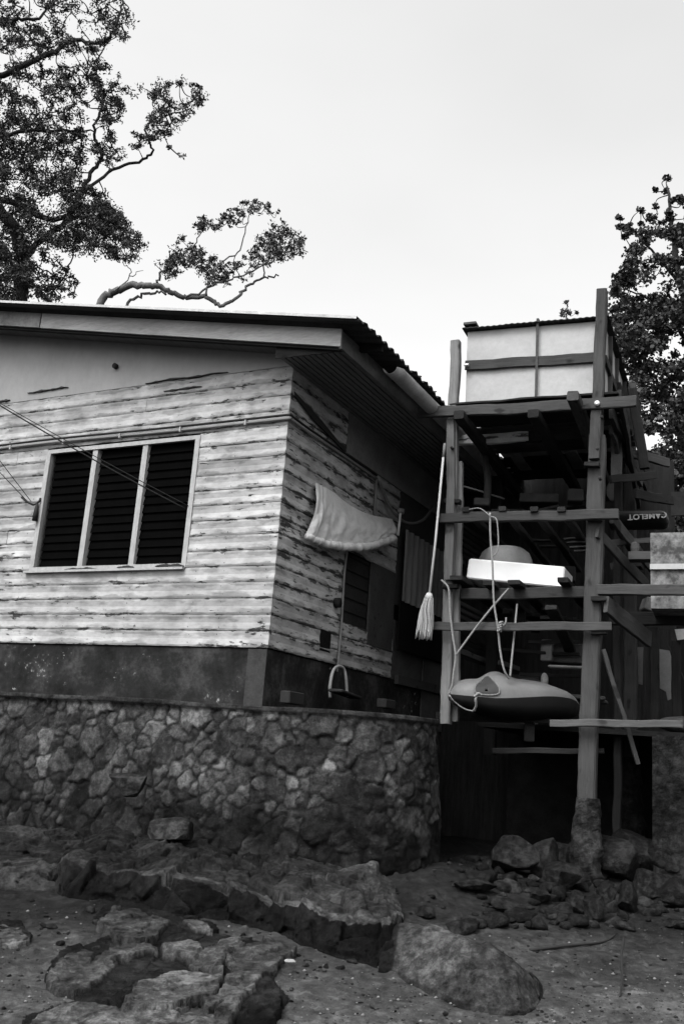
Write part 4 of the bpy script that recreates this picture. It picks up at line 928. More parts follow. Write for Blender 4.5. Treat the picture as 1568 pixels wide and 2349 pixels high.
clut(1150, 1430, 1.6, .3, .25, .2, .025, 'dark_crate', 'dark crate low behind the hanging ropes', 'crate')
clut(1290, 1600, 1.2, .5, .2, .05, .05, 'deck_board_pile', 'small pile of boards on the deck right of the kayak', 'boards', .3)
clut(1475, 1395, 1.2, .3, .2, .16, .10, 'paint_pot', 'tilted pale pot under the beam left of the white crate', 'pot', .4, .3)
clut(1200, 1700, .6, .12, .1, .22, .03, 'hanging_can', 'small grey can hanging in the dark under the deck', 'can')
rc = random.Random(19)
for k in range(7):
    x, y = rc.uniform(1070, 1320), rc.uniform(1165, 1178); p = tw(x, y, rc.uniform(.5, 2.0)); beam('stored_board', p, p + TX * rc.uniform(.3, .9) + TY * rc.uniform(-.2, .5) + np.array([0, 0, rc.uniform(-.06, .10)]), .10, .03, rc.choice([W2, W2, W]), tower, rough=.01)
for k in range(8):
    x, y = rc.uniform(1100, 1330), rc.uniform(1395, 1425); p = tw(x, y, rc.uniform(.6, 2.0)); beam('stored_board', p, p + TX * rc.uniform(-.3, .5) + TY * rc.uniform(.3, .9) + np.array([0, 0, rc.uniform(-.15, .10)]), .11, .04, rc.choice([W2, W2, W]), tower, rough=.01)
for (x0, y0, x1, y1, w0, w1, wd) in ((1400, 985, 1432, 1085, .5, 1.6, .12), (1412, 1010, 1470, 1110, .9, 2.0, .10), (1398, 1100, 1500, 1090, .8, 1.4, .10), (1440, 1040, 1532, 1062, 1.6, 2.2, .12), (1455, 1130, 1540, 1148, 1.2, 2.2, .12), (1400, 1245, 1490, 1240, .9, 1.1, .07), (1400, 1300, 1470, 1290, 1.3, 1.6, .08)):
    beam('side_timber', tw(x0, y0, w0), tw(x1, y1, w1), .05, wd, W2 if x0 % 4 else W, tower, rough=.01)
for (x0, y0, x1, y1) in ((1150, 1490, 1330, 1500), (1190, 1545, 1335, 1550), (1210, 1470, 1330, 1472)): beam('inner_rail', tw(x0, y0, 1.1), tw(x1, y1, 1.3), .04, .04, W2, tower, rough=.01)
# rounded sacks on the deck at right
def lump(name, c, r, mat, label, cat, seed, sc=(1, 1, .7), chisel=0, group=None, rot=0, sub=4):
    bm = bmesh.new(); bmesh.ops.create_icosphere(bm, subdivisions=sub, radius=1); V = np.array([v.co[:] for v in bm.verts]); r_ = np.random.default_rng(seed)
    F = [tuple(v.index for v in f.verts) for f in bm.faces]; bm.free()
    if chisel:
        for k in range(chisel):
            n_ = r_.normal(size=3); n_ /= np.linalg.norm(n_); d = r_.uniform(.5, .8); s = V @ n_; V = np.where((s > d)[:, None], V - n_[None] * (s - d)[:, None] * .97, V)
    V = V + V * ((.05 if chisel else .10) * fbm(V * 1.6 + seed, seed, 3))[:, None] + V * (.035 * fbm(V * 6 + seed, seed + 4, 3))[:, None]
    V = V * np.array(sc) * r; c_, s_ = cos(rot), sin(rot); V[:, :2] = V[:, :2] @ np.array([[c_, s_], [-s_, c_]])
    tn_ = 1 + .35 * fbm(V * 3.5 / max(r, .05) * .3 + seed, seed, 3)
    o = mkobj(name, V, F, mat, None, Matrix.Translation(Vector(c)), chisel == 0, col=tn_); return tag(o, label, cat, group)
lump('bundle', tw(1215, 1575, 1.5), .14, plain('bundle_cloth', .05, .4, 8), 'dark cloth bundle on the deck behind the right half of the kayak', 'bundle', 61, (1.3, .8, .8))
lump('hanging_bag', tw(1248, 1560, 1.0), .075, plain('pale_bag', .16, .4, 12), 'small pale crumpled bag hanging behind the right end of the kayak', 'bag', 62, (.6, .5, 1.2))
lump('sack', T(1.02, 2.0, 2.14), .2, plain('sack_cloth', .10, .4, 6), 'lumpy grey sack on the deck floor at the far right', 'sack', 31, (1.2, .8, .7))
lump('net_heap', T(.85, 1.4, 2.08), .22, plain('net_dark', .04, .5, 12), 'low dark heap of netting on the deck edge above the right wall', 'net', 33, (1.6, .8, .45))
lump('round_float', tw(1405, 1125, 1.5), .14, plain('float_grey', .1, .2, 4, .5, bmp=0), 'rounded grey float hanging just right of the right post', 'float', 35, (.6, .6, 1))

# ------------------------------------------------------------------ ledge and rocks
def crag(name, F, T_, dyt, backlen, mat, label=None, seed=1, tfun=None, kind=None, rise=.03, bulge=.5, amp=.05, ds=.014, fac=5.0, rows=34, brows=60, crk=.12):
    """rock bank: foot line F and crest line T_ read off the photo; the crest stands dyt metres behind the foot, the top runs back"""
    n_ = len(F); A = [ground(*p) for p in F]; B = [aty(T_[i][0], T_[i][1], A[i][1] + (dyt[i] if hasattr(dyt, '__len__') else dyt)) for i in range(n_)]
    L = np.r_[0, np.cumsum([np.linalg.norm((A[i + 1] - A[i])[:2]) for i in range(n_ - 1)])]; m = int(L[-1] / ds); q = np.linspace(0, L[-1], m)
    A = np.stack([np.interp(q, L, [p[k] for p in A]) for k in range(3)], 1); B = np.stack([np.interp(q, L, [p[k] for p in B]) for k in range(3)], 1); A[:, 2] = zground(A[:, 0], A[:, 1])
    R_ = []; tt = []
    for j in range(rows + 1):
        t_ = j / rows; h = t_ ** (1 / (1 + bulge)) if bulge > 0 else t_; P = A.copy(); P[:, :2] = A[:, :2] * (1 - t_) + B[:, :2] * t_; P[:, 2] = A[:, 2] * (1 - h) + B[:, 2] * h; R_.append(P); tt.append(-(1 - t_))
    for j in range(1, brows + 1):
        d = backlen * (j / brows); P = B.copy(); P[:, 1] += d; P[:, 2] += rise * d; 
        if kind is None: P[:, 2] -= .5 * max(0, d - backlen * .55) ** 1.0 * 2
        R_.append(P); tt.append(j / brows)
    R_.insert(0, A - np.array([0, -.02, .12])); tt.insert(0, -1); P = np.array(R_); nr, nc = P.shape[:2]; X_ = P.reshape(-1, 3); tt = np.repeat(np.array(tt), nc)
    r, tl, e = facet(X_, fac, seed); r2_, tl2, e2 = facet(X_, fac * 2.7, seed + 50)
    d = amp * ((r - .5) * .8 + tl * 1.3) + amp * .28 * ((r2_ - .5) * .6 + tl2 * 1.2) + amp * .35 * fbm(X_ * 9, seed + 9, 4) - amp * crk * np.exp(-(e / .04) ** 2)
    w_ = np.clip((tt + 1) * 6, .3, 1); front = np.clip(-tt * 1.4, 0, 1)
    X_[:, 2] += d * w_ * (1 - .6 * front); X_[:, 1] -= d * w_ * front * 1.0
    tn_ = (.85 + .3 * r) * (1 + .75 * fbm(X_ * 4, seed + 14, 5)) * (1 - crk * np.exp(-(e / .05) ** 2))
    if tfun is not None: tn_ = tn_ * tfun(np.tile(q / L[-1], nr), tt, X_)
    o = mkobj(name, X_, gridfaces(nr, nc), mat, None, None, False, col=np.clip(tn_, .15, 6))
    return tag(o, label, 'rock' if label else None, None, kind)
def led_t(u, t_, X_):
    f = np.where(t_ < -.05, .42 - .1 * u, np.where(t_ < .06, 1.2 + 4.2 * u * u, .7 + 3.4 * np.clip(u - .45, 0, 1)))  # dark face and bright crest: shade and edge highlight painted into the tone
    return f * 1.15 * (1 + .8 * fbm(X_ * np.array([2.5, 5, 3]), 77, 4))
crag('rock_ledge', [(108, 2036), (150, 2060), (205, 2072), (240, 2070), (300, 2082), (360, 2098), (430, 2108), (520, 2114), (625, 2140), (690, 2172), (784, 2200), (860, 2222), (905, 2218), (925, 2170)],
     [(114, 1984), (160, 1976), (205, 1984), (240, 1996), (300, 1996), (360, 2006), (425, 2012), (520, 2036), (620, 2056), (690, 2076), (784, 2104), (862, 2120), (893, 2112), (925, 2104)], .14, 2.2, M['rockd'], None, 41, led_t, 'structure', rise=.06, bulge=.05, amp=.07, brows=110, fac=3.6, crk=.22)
crag('rock_bank', [(-160, 2000), (0, 2040), (60, 2044), (112, 2044), (140, 2040)], [(-160, 1960), (0, 1985), (60, 1986), (112, 1990), (140, 1995)], .2, .6, M['rock'], 'low dark rock with a pale patch at the left edge beside the ledge end', 43, None, None, amp=.04)
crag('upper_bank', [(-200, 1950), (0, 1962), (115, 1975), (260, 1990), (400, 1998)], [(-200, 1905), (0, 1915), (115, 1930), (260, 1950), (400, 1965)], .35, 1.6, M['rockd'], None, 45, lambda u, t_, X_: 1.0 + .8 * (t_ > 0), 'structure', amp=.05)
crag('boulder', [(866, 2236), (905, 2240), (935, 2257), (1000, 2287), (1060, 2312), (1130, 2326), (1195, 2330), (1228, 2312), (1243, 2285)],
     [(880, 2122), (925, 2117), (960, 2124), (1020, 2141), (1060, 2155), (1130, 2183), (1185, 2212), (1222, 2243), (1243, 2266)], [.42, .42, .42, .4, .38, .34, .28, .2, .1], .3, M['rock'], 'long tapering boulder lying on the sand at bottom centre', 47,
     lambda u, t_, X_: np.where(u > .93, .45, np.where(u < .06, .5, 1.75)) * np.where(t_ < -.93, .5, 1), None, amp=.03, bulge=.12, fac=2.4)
def plates(name, outline, pl, label, mat, seed, dx=.0095, base=.015, side=.35):
    pl = [(a_, h_ * .6, t_, gx_, gy_ * .6) for a_, h_, t_, gx_, gy_ in pl]
    """cracked bedrock: each plate is (outline in photo px, height, tone, tilt x, tilt y)"""
    def inpoly(P, x, y):
        c = np.zeros(len(x), bool)
        for i in range(len(P)):
            a, b = P[i], P[(i + 1) % len(P)]; c ^= ((a[1] > y) != (b[1] > y)) & (x < (b[0] - a[0]) * (y - a[1]) / (b[1] - a[1] + 1e-12) + a[0])
        return c
    O = np.array([ground(*p)[:2] for p in outline]); AL = np.vstack([O] + [np.array([ground(px, py, h)[:2] for px, py in poly]) for poly, h, *_ in pl]); lo_, hi_ = AL.min(0) - .06, AL.max(0) + .06; xs = np.arange(lo_[0], hi_[0], dx); ys = np.arange(lo_[1], hi_[1], dx); X_, Y_ = np.meshgrid(xs, ys, indexing='ij'); x, y = X_.ravel(), Y_.ravel(); Pn = np.stack([x, y, 0 * x], 1)
    wx = x + .03 * fbm(Pn * 6, seed, 3) + .014 * fbm(Pn * 22, seed + 2, 3); wy = y + .04 * fbm(Pn * 6, seed + 1, 3) + .018 * fbm(Pn * 22, seed + 3, 3)
    ins = inpoly(O, wx, wy); z = np.where(ins, base, -.08); tn_ = np.full(len(x), side) * (1 + .5 * fbm(Pn * 5, seed + 19, 3)); r, tl, e = facet(Pn, 6.0, seed); r2_, tl2, e2 = facet(Pn, 15.0, seed + 5)
    z = z + ins * (.02 * r + .015 * tl)
    for (poly, h, tn0, gx_, gy_) in pl:
        Q_ = np.array([ground(px, py, h)[:2] for px, py in poly]); c = Q_.mean(0); m = inpoly(Q_, wx, wy); zz_ = h + gx_ * (x - c[0]) + gy_ * (y - c[1]) + .016 * (r - .5) + .02 * tl + .007 * tl2 + .010 * fbm(Pn * 7, seed + 7, 4)
        up = m & (zz_ > z); z = np.where(up, zz_, z); tn_ = np.where(up, (tn0 * 1.3 if tn0 > 1 else tn0 * .8) * (.8 + .4 * r) * (1 + .55 * fbm(Pn * 5, seed + 9, 4)) * (1 - .4 * np.exp(-(e / .03) ** 2)), tn_)
    V = np.stack([x, y, zground(x, y) + z], 1); F = gridfaces(len(xs), len(ys)); keep = (z > -.05)[F].any(1); z = np.where(z < -.05, -.10, z); F = F[keep]; used = np.unique(F); mp = np.full(len(x), -1); mp[used] = np.arange(len(used))
    return tag(mkobj(name, V[used], mp[F], mat, None, None, False, col=np.clip(tn_, .12, 5)[used]), label, 'rock')
D8 = lambda L_: [(a * .5, 1881.6 + b * .5) for a, b in L_]
plates('bedrock_slab', D8([(90, 960), (230, 880), (340, 860), (330, 800), (470, 700), (640, 640), (800, 650), (1010, 680), (1180, 700), (1240, 735), (1310, 840), (1260, 960), (1240, 1060), (90, 1060)]), [
    (D8([(640, 715), (720, 690), (850, 670), (1020, 690), (985, 765), (920, 800), (850, 835), (760, 870), (700, 850), (640, 875), (560, 845), (610, 770)]), .15, 2.1, .04, -.08),
    (D8([(1042, 690), (1200, 700), (1170, 760), (1100, 830), (1050, 800), (950, 850), (930, 800), (1000, 765)]), .17, 1.7, .05, -.05),
    (D8([(1075, 800), (1110, 830), (1045, 930), (1010, 890), (985, 850)]), .16, 1.9, 0, 0),
    (D8([(100, 960), (200, 880), (300, 845), (400, 845), (480, 860), (560, 850), (760, 885), (860, 855), (930, 850), (990, 890), (1040, 940), (1050, 1040), (100, 1050)]), .11, 2.4, .02, -.04),
    (D8([(1180, 730), (1225, 720), (1280, 800), (1300, 840), (1230, 930), (1200, 1050), (1060, 1050), (1110, 840)]), .10, .45, .0, .1)],
    'large cracked flat rock slab at the bottom of the photo with a dark right end', M['rock'], 51)
plates('bedrock_slab', D8([(205, 740), (230, 670), (300, 600), (400, 580), (560, 540), (700, 540), (860, 520), (1000, 540), (1130, 560), (1290, 600), (1270, 690), (1180, 720), (1020, 700), (760, 700), (640, 730), (520, 860), (330, 820), (260, 770)]), [
    (D8([(225, 730), (232, 680), (300, 612), (400, 590), (470, 600), (535, 660), (480, 710), (400, 770), (340, 795), (270, 760)]), .09, 1.5, 0, .0),
    (D8([(470, 640), (430, 600), (520, 560), (600, 540), (720, 560), (730, 590), (640, 600), (560, 620)]), .11, 1.7, 0, -.05),
    (D8([(740, 560), (860, 530), (930, 560), (900, 620), (830, 600), (770, 600)]), .13, 1.8, 0, -.1),
    (D8([(880, 640), (930, 580), (1080, 530), (1130, 575), (1040, 600), (1010, 680), (930, 660)]), .12, 1.7, .1, 0),
    (D8([(1040, 620), (1130, 575), (1200, 550), (1370, 590), (1280, 650), (1260, 690), (1180, 715), (1050, 690)]), .10, 1.2, 0, .05),
    (D8([(340, 800), (480, 710), (520, 660), (700, 620), (830, 625), (760, 680), (640, 715), (600, 760), (520, 830), (500, 855)]), .05, .55, 0, 0)],
    'broken low rock shelf with a dark soaked hollow just above the cracked slab', M['rock'], 53)
plates('bedrock_slab', D8([(425, 480), (470, 420), (520, 395), (640, 395), (720, 430), (830, 455), (960, 480), (1000, 520), (930, 555), (760, 545), (640, 560), (530, 550)]), [
    (D8([(440, 475), (505, 412), (575, 398), (640, 396), (700, 430), (790, 462), (725, 515), (640, 550), (545, 540), (500, 500)]), .12, 1.5, 0, -.1),
    (D8([(830, 462), (950, 472), (975, 510), (890, 495)]), .11, 1.9, 0, 0), (D8([(725, 520), (800, 465), (960, 512), (900, 548), (780, 540)]), .07, .6, 0, 0)],
    'domed dark rock slab just below the ledge at left', M['rock'], 55)
plates('bedrock_slab', D8([(-160, 500), (0, 480), (90, 480), (150, 545), (140, 575), (0, 585), (-160, 590)]), [(D8([(-150, 505), (0, 488), (80, 488), (145, 550), (130, 568), (0, 575), (-150, 580)]), .05, 2.4, 0, 0)], 'small flat pale rock at the left edge of the sand', M['rock'], 57)
RK = [(1240, 2015, .17, (1, .8, 1), 'upright blocky rock in the pile, left of the right post', 1), (1175, 2010, .19, (1.4, .9, .75), 'wide dark rock at the left end of the boulder pile', 2), (1155, 2088, .12, (1.6, .9, .45), 'flat slab rock on the sand in front of the pile', 3),
      (1290, 2045, .15, (1.2, .9, .8), 'sloping grey rock right of the upright blocky rock', 4), (1320, 2090, .11, (.8, .8, 1), 'small pointed rock at the front foot of the pile', 5), (1360, 2110, .13, (.9, .8, 1.1), 'wedge shaped rock in front of the right post foot', 6),
      (1400, 2010, .20, (1.2, 1, 1), 'large dark rock banked against the right post foot', 7), (1465, 2000, .22, (1.3, 1, .9), 'broad pale topped rock right of the right post foot', 8), (1440, 2095, .14, (.8, .8, 1.1), 'upright rock at the front right of the pile', 9),
      (1495, 2070, .17, (1, .9, 1), 'dark rock beneath the broad pale topped rock', 10), (1545, 2085, .15, (1, 1, .9), 'rough rock at the right photo edge', 11), (1085, 2060, .12, (1.5, 1, .5), 'low dark rock between ledge end and boulder pile', 12),
      (1240, 2075, .10, (1.3, .9, .7), 'small rock below the upright blocky rock', 13), (1330, 2000, .18, (1, 1, .9), 'dark rock directly under the crusted post foot', 14), (1060, 2140, .11, (1.9, .8, .5), 'black rock tucked behind the long tapering boulder', 15),
      (975, 2105, .08, (1.2, .8, .8), 'small dark rock at the right end of the ledge', 16), (1550, 2135, .09, (1.5, .9, .5), 'flat dark stone at the right photo edge by the sand', 17), (1395, 2075, .11, (.9, .8, .9), 'small rock wedged in the middle of the pile', 18),
      (1290, 1985, .13, (1, 1, .8), 'shadowed rock behind the upright blocky rock', 19), (1520, 2010, .2, (1, 1, .9), 'large dark rock under the right retaining wall', 20)]
for (px, py, r, sc, lab, sd_) in RK:
    p = ground(px, py); z = float(zground(np.array([p[0]]), np.array([p[1]]))[0]) ; far = max(0, p[1] - 8.6) * .04
    r *= 1.55 if py < 2055 else 1.3; lump('rock', (p[0], p[1], z + r * sc[2] * .45 + far), r, M['rockd'], lab, 'rock', 100 + sd_, sc, 18, 'rocks piled round the post foot' , rot=sd_ * 1.3)
def rubble():
    bm = bmesh.new(); bmesh.ops.create_icosphere(bm, subdivisions=2, radius=1); B = np.array([v.co[:] for v in bm.verts]); BF = np.array([[v.index for v in f.verts] for f in bm.faces]); bm.free()
    r_ = np.random.default_rng(77); V = []; F = []; tn_ = []; b = 0
    zones = [((1080, 1960), (1580, 2130), 240, (.03, .13)), ((880, 1960), (1180, 2110), 90, (.015, .05)), ((60, 2060), (900, 2230), 150, (.012, .05)), ((1000, 2120), (1580, 2349), 110, (.006, .018)), ((-40, 2090), (260, 2349), 60, (.006, .02)), ((620, 2230), (1000, 2349), 60, (.005, .015))]
    for (x0, y0), (x1, y1), n_, (s0, s1) in zones:
        for k in range(n_):
            p = ground(r_.uniform(x0, x1), r_.uniform(y0, y1)); sz = s0 + (s1 - s0) * r_.random() ** 2.2; W_ = B.copy()
            for q in range(10):
                n = r_.normal(size=3); n /= np.linalg.norm(n); d = r_.uniform(.45, .8); t_ = W_ @ n; W_ = np.where((t_ > d)[:, None], W_ - n[None] * (t_ - d)[:, None], W_)
            a = r_.uniform(0, 6.28); W_ = W_ * np.array([r_.uniform(.9, 1.7), r_.uniform(.8, 1.2), r_.uniform(.45, .9)]) * sz; W_[:, :2] = W_[:, :2] @ np.array([[cos(a), sin(a)], [-sin(a), cos(a)]])
            z = float(zground(np.array([p[0]]), np.array([p[1]]))[0]); V.append(W_ + np.array([p[0], p[1], z + sz * .25])); F.append(BF + b); b += len(B); tn_.append(np.full(len(B), r_.uniform(.5, 1.6)))
    return tag(mkobj('rubble', np.vstack(V), np.vstack(F), M['rockd'], None, None, False, col=np.concatenate(tn_)), kind='stuff')
rubble()
# protruding blocks at the foot of the stone wall
for k_, (px, py, Y, r, sc, lab) in enumerate([(300, 1795, 10.75, .2, (1.1, .8, .6), 'angular block jutting from the middle of the stone wall'), (390, 1905, 10.35, .26, (1, .8, .55), 'square dark block at the foot of the stone wall')]):
    lump('wall_block', fw(px, py, .80 if k_ == 0 else .75), r * (1.15 if k_ == 0 else 1), M['rock'], lab, 'stone', 140 + k_, sc, 8, None, rot=.4)
# grit, shells and pebbles on the sand: uncountable
def grit():
    V = []; F = []; r_ = random.Random(4)
    for k in range(3200):
        px = r_.uniform(-40, 1600); py = r_.uniform(2040, 2349) if px < 900 else r_.uniform(2130, 2349)
        py = 2349 - (2349 - py) * r_.random() ** .6 if r_.random() < .5 else py
        p = ground(px, py); s = .85 * r_.choice([.002, .003, .003, .004, .005, .007, .012]) * r_.uniform(.7, 1.3)
        z = float(zground(np.array([p[0]]), np.array([p[1]]))[0]) + s * .5; b = len(V); a = r_.random() * 6.28
        e = r_.uniform(.5, 1)
        for q in range(5): V.append((p[0] + s * cos(a + q * 1.2566) * 1.3, p[1] + s * e * sin(a + q * 1.2566) * 1.3, z))
        V.append((p[0], p[1], z + s * .8)); V.append((p[0], p[1], z - s))
        for q in range(5): F += [(b + q, b + (q + 1) % 5, b + 5), (b + (q + 1) % 5, b + q, b + 6)]
    return V, np.array(F)
gv, gf = grit(); n_ = len(gf); rr_ = np.random.default_rng(3).random(n_ // 10); fm = np.repeat(np.where(rr_ < .22, 0, np.where(rr_ < .36, 1, 2)), 10)
tag(mkobj('shell_grit', gv, gf, [M['shell'], M['cable'], plain('grey_grit', .04, .5, 30)], None, None, False, face_mats=fm), kind='stuff')
# twigs on the sand
def gz(px, py, dz=.0):
    p = ground(px, py); p[2] = float(zground(np.array([p[0]]), np.array([p[1]]))[0]) + dz; return p
tw_ = [([(1430, 2185), (1424, 2220), (1426, 2260), (1420, 2290)], [.12, .09, .05, .01], .012, 'forked dark twig standing up out of the sand at lower right'), ([(1215, 2180), (1290, 2172), (1380, 2160), (1410, 2150)], [.01, .02, .01, .02], .014, 'long thin dark stick lying on the sand below the rock pile'), ([(1335, 2262), (1380, 2262)], [.01, .012], .008, 'short dark twig lying left of the forked twig')]
for pts, hz_, r, lab in tw_: tag(MB().tube(bez([gz(*p, h) for p, h in zip(pts, hz_)], 6), [r * (1 - .5 * k / (6 * (len(pts) - 1))) for k in range(6 * (len(pts) - 1) + 1)], 7).build('twig', M['cable'], smooth=True), lab, 'twig')
p = ground(655, 2210, .08); p[2] += 0; tag(rbox(.07, .05, .02, .008).build('white_shard', plain('shard_white', .2, .1, 5), None, Matrix.Translation(Vector(p)) @ Matrix.Rotation(.3, 4, 'Z')), 'small bright white shard lying on the cracked rock slab', 'shard')

# ------------------------------------------------------------------ trees
def leaves(pts, size, seed, spread=1.25, per=60, asp=.42):
    """pts: (x,y,z,r) clumps -> elongated leaf quads folded along the midrib"""
    r_ = np.random.default_rng(seed); V = []; 
    P = np.array(pts); C = np.repeat(P[:, :3], per, 0); R = np.repeat(P[:, 3], per)
    d = r_.normal(size=C.shape); d /= np.linalg.norm(d, axis=1)[:, None]; d[:, 2] = d[:, 2] * .6 + d[:, 0] * np.repeat(r_.uniform(-.4, .4, len(P)), per); C = C + d * (R * r_.random(len(R)) ** .5 * spread)[:, None]
    n_ = len(C); a = r_.normal(size=(n_, 3)); a[:, 2] -= .25; a /= np.linalg.norm(a, axis=1)[:, None]; b = np.cross(a, r_.normal(size=(n_, 3))); b /= np.linalg.norm(b, axis=1)[:, None]
    s = size * r_.uniform(.6, 1.4, n_)[:, None]; w_ = s * asp
    V = np.stack([C - a * s * .5, C + b * w_ * .5, C + a * s * .5, C - b * w_ * .5], 1).reshape(-1, 3)
    return V, np.arange(n_ * 4).reshape(-1, 4)
def tree(name, label, branches, clumps, leafsize, per, barkmat, seed, Y, leafmats, jy=1.0, twigr=.012, asp=.45):
    root = empty(name, Matrix.Translation(Vector(aty(*branches[0][0][0], Y) * np.array([1, 1, 0]))), label, 'tree'); r_ = random.Random(seed); nodes_ = []
    mb = MB(); 
    for bi, (pts, r0, r1) in enumerate(branches):
        yo = Y + r_.uniform(-.4, .4) * jy * (bi > 0) ; P = [aty(x, y, yo + .25 * jy * sin(i * 1.3 + bi)) for i, (x, y) in enumerate(pts)]; Q = bez(P, 6); n_ = len(Q)
        Q = [q + np.array([n1(i * .8 + bi * 7, 3), 0, n1(i * .9 + bi * 5, 6)]) * .06 for i, q in enumerate(Q)]
        mb.tube(Q, [r0 + (r1 - r0) * (i / (n_ - 1)) for i in range(n_)], 8); nodes_ += Q
    NN = np.array(nodes_)
    CL = []
    PC = [(aty(x, y, Y + r_.uniform(-1, 1) * jy), r / FPX * Y) for (x, y, r) in clumps]
    PC.sort(key=lambda a: ((NN - a[0]) ** 2).sum(1).min()); NB = len(NN); NN = np.vstack([NN, np.zeros((len(PC), 3))]); cnt = NB
    for p, rr in PC:
        CL.append((*p, rr)); j = np.argmin(((NN[:cnt] - p) ** 2 * np.array([1, .5, 1])).sum(1)); q = NN[j].copy(); NN[cnt] = p; cnt += 1
        if np.linalg.norm(q - p) < 2.0:
            m = (p + q) / 2 + np.array([r_.uniform(-.1, .1), 0, r_.uniform(-.12, .05)]); mb.tube(bez([q, m, p], 4), [twigr * 1.3, twigr * 1.2, twigr * 1.1, twigr, twigr * .9, twigr * .8, twigr * .7, twigr * .6, twigr * .5], 5)
    mb.build('trunk', barkmat, root, None, True)
    V, F = leaves(CL, leafsize, seed, per=per, asp=asp); fm = np.random.default_rng(seed).integers(0, 2, len(F))
    mkobj('crown', V, F, leafmats, root, None, False, face_mats=fm); return root
def fill(poly, n, r0, r1, seed, hole=.0):
    r_ = random.Random(seed); P = poly; out = []; xs = [p[0] for p in P]; ys = [p[1] for p in P]
    while len(out) < n:
        x, y = r_.uniform(min(xs), max(xs)), r_.uniform(min(ys), max(ys)); c = False
        for i in range(len(P)):
            a, b = P[i], P[(i + 1) % len(P)]
            if (a[1] > y) != (b[1] > y) and x < (b[0] - a[0]) * (y - a[1]) / (b[1] - a[1]) + a[0]: c = not c
        if c and .6 * vn(np.array([[x / 42.0, y / 42.0, seed]]), 3)[0] + .4 * vn(np.array([[x / 17.0, y / 17.0, seed]]), 4)[0] > hole: out.append((x, y, r_.uniform(r0, r1)))
    return out
Lm = [M['leafA'], M['leafB']]
cl = fill([(-80, 150), (60, 210), (170, 330), (230, 430), (330, 560), (300, 600), (120, 560), (30, 700), (-80, 690)], 1050, 9, 24, 1, .37)
cl += fill([(-60, -40), (290, -60), (305, 70), (230, 120), (120, 130), (60, 190), (-60, 130)], 330, 7, 20, 2, .44)
cl += fill([(-60, 300), (60, 260), (150, 400), (250, 520), (250, 600), (60, 560), (-60, 640)], 200, 10, 24, 31, .36)
cl += fill([(60, 170), (220, 130), (300, 190), (460, 180), (470, 230), (400, 300), (330, 330), (250, 380), (150, 330), (90, 230)], 340, 6, 17, 3, .46)
cl += fill([(380, 300), (415, 320), (420, 365), (395, 370)], 5, 6, 10, 4) + fill([(200, 420), (330, 550), (340, 600), (250, 590)], 90, 7, 15, 5, .35) + fill([(0, 540), (130, 580), (180, 650), (160, 690), (-20, 690)], 120, 7, 15, 6, .4)
bigb = [([(45, 760), (48, 650), (52, 590), (30, 520), (-10, 470)], .16, .11), ([(50, 600), (85, 560), (130, 525), (165, 500)], .07, .05), ([(-40, 440), (40, 470), (110, 500), (180, 497), (230, 500), (262, 540)], .08, .03),
        ([(-40, 190), (0, 175), (60, 148), (120, 120), (170, 93), (225, 98), (262, 72), (278, 20), (285, -20)], .07, .02), ([(-30, 60), (30, 45), (90, 40), (115, 5)], .05, .02),
        ([(160, 490), (190, 430), (220, 380), (235, 350), (215, 300), (235, 235), (222, 160), (235, 110)], .05, .015), ([(190, 440), (260, 390), (330, 365), (350, 345), (335, 300), (360, 270), (420, 255), (455, 235)], .035, .01),
        ([(100, 700), (145, 640), (165, 590), (180, 520)], .02, .012), ([(60, 600), (100, 620), (150, 640)], .02, .01), ([(-40, 330), (60, 300), (150, 300), (215, 300)], .05, .015)]
tree('large_tree', 'large dark leafy tree filling the upper left behind the house', bigb, cl, .062, 32, M['bark'], 11, 17.5, Lm, 1.2)
cl = fill([(480, 520), (540, 470), (580, 455), (645, 475), (640, 490), (560, 505), (530, 520)], 46, 4, 12, 7) + fill([(580, 560), (640, 500), (700, 545), (690, 590), (630, 600), (590, 610), (560, 590)], 130, 5, 14, 8) + fill([(395, 560), (470, 490), (520, 530), (500, 590), (520, 640), (480, 650), (450, 600), (380, 640)], 130, 5, 13, 9, .42) + fill([(440, 610), (520, 600), (600, 600), (560, 650), (470, 660)], 50, 4, 11, 10) + fill([(360, 600), (400, 590), (410, 660), (370, 660)], 10, 6, 11, 12)
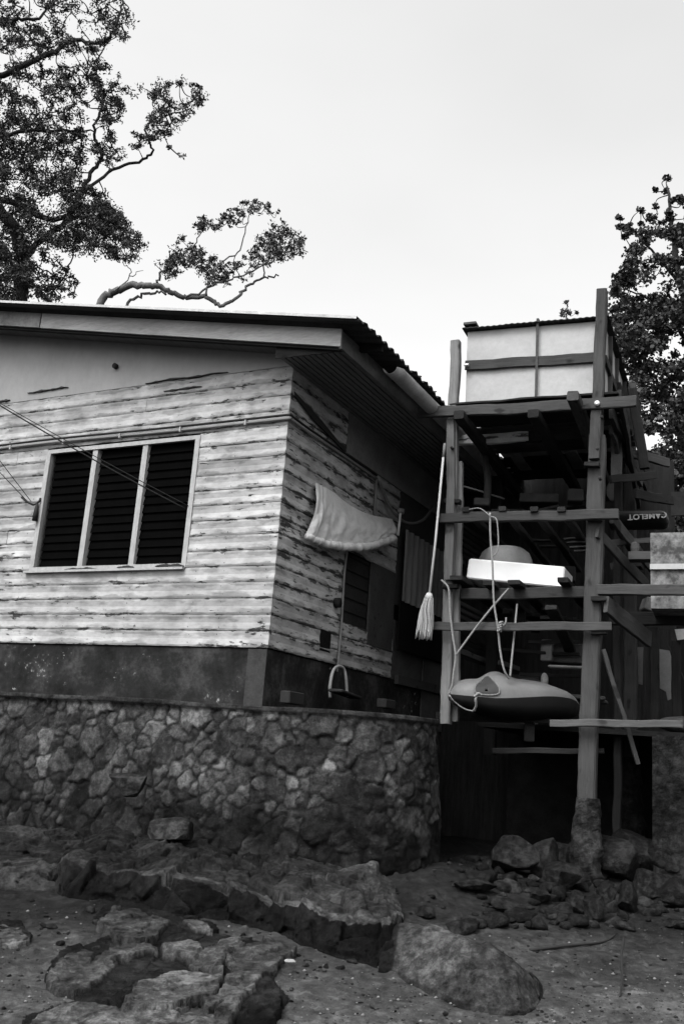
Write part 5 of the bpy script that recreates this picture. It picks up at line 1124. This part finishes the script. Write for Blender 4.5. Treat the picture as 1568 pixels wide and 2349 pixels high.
lb = [([(180, 780), (232, 692), (262, 668), (310, 655), (350, 655), (390, 668), (425, 682), (470, 680), (500, 698), (535, 690), (560, 662), (598, 640), (640, 630)], .075, .014), ([(270, 720), (300, 690), (340, 672), (380, 672)], .03, .02), ([(360, 655), (370, 625), (400, 625), (415, 590), (450, 555), (470, 510)], .025, .008), ([(430, 682), (500, 650), (560, 630), (620, 600), (640, 570)], .02, .008), ([(470, 680), (500, 610), (550, 570), (570, 500), (600, 475)], .018, .006), ([(600, 640), (610, 600), (650, 575), (690, 555)], .015, .006), ([(262, 668), (300, 630), (285, 600), (275, 580)], .012, .004), ([(300, 632), (330, 620)], .01, .004)]
tree('leaning_tree', 'thin pale branched tree leaning right behind the house roof', lb, cl, .06, 16, M['bark2'], 12, 15.0, Lm, .35, .006)
cl = fill([(1400, 700), (1425, 600), (1450, 560), (1470, 520), (1640, 520), (1640, 1230), (1530, 1230), (1500, 1130), (1470, 1000), (1430, 880), (1405, 780)], 760, 10, 24, 21, .31)
cl += fill([(1500, 430), (1530, 405), (1570, 440), (1640, 480), (1640, 560), (1500, 560), (1425, 500), (1470, 480)], 34, 7, 14, 22, .3) + fill([(1415, 500), (1450, 485), (1460, 520), (1425, 560)], 8, 6, 10, 23) + fill([(1410, 600), (1450, 600), (1440, 700), (1405, 700)], 18, 7, 12, 24)
rb_ = [([(1590, 1400), (1585, 1200), (1570, 1000), (1590, 800), (1560, 650), (1540, 520), (1530, 430)], .16, .02), ([(1580, 1000), (1520, 900), (1460, 820)], .05, .01), ([(1590, 800), (1510, 700), (1430, 660)], .04, .01), ([(1560, 650), (1480, 560), (1430, 510)], .03, .008), ([(1580, 1150), (1520, 1080), (1480, 1040)], .04, .01)]
tree('dense_tree', 'dense round leaved tree rising at the right edge behind the tower', rb_, cl, .068, 44, M['bark'], 13, 15.5, Lm, 1.0, .01, .8)
tree('sapling', 'tiny leafy treetop poking above the tank lid', [([(1306, 900), (1304, 760), (1297, 690)], .02, .005), ([(1303, 740), (1290, 710)], .008, .004)], [(1298, 693, 7), (1292, 712, 9), (1302, 716, 8), (1322, 716, 5), (1288, 722, 6)], .07, 22, M['bark'], 14, 14.0, Lm, .1, .005)
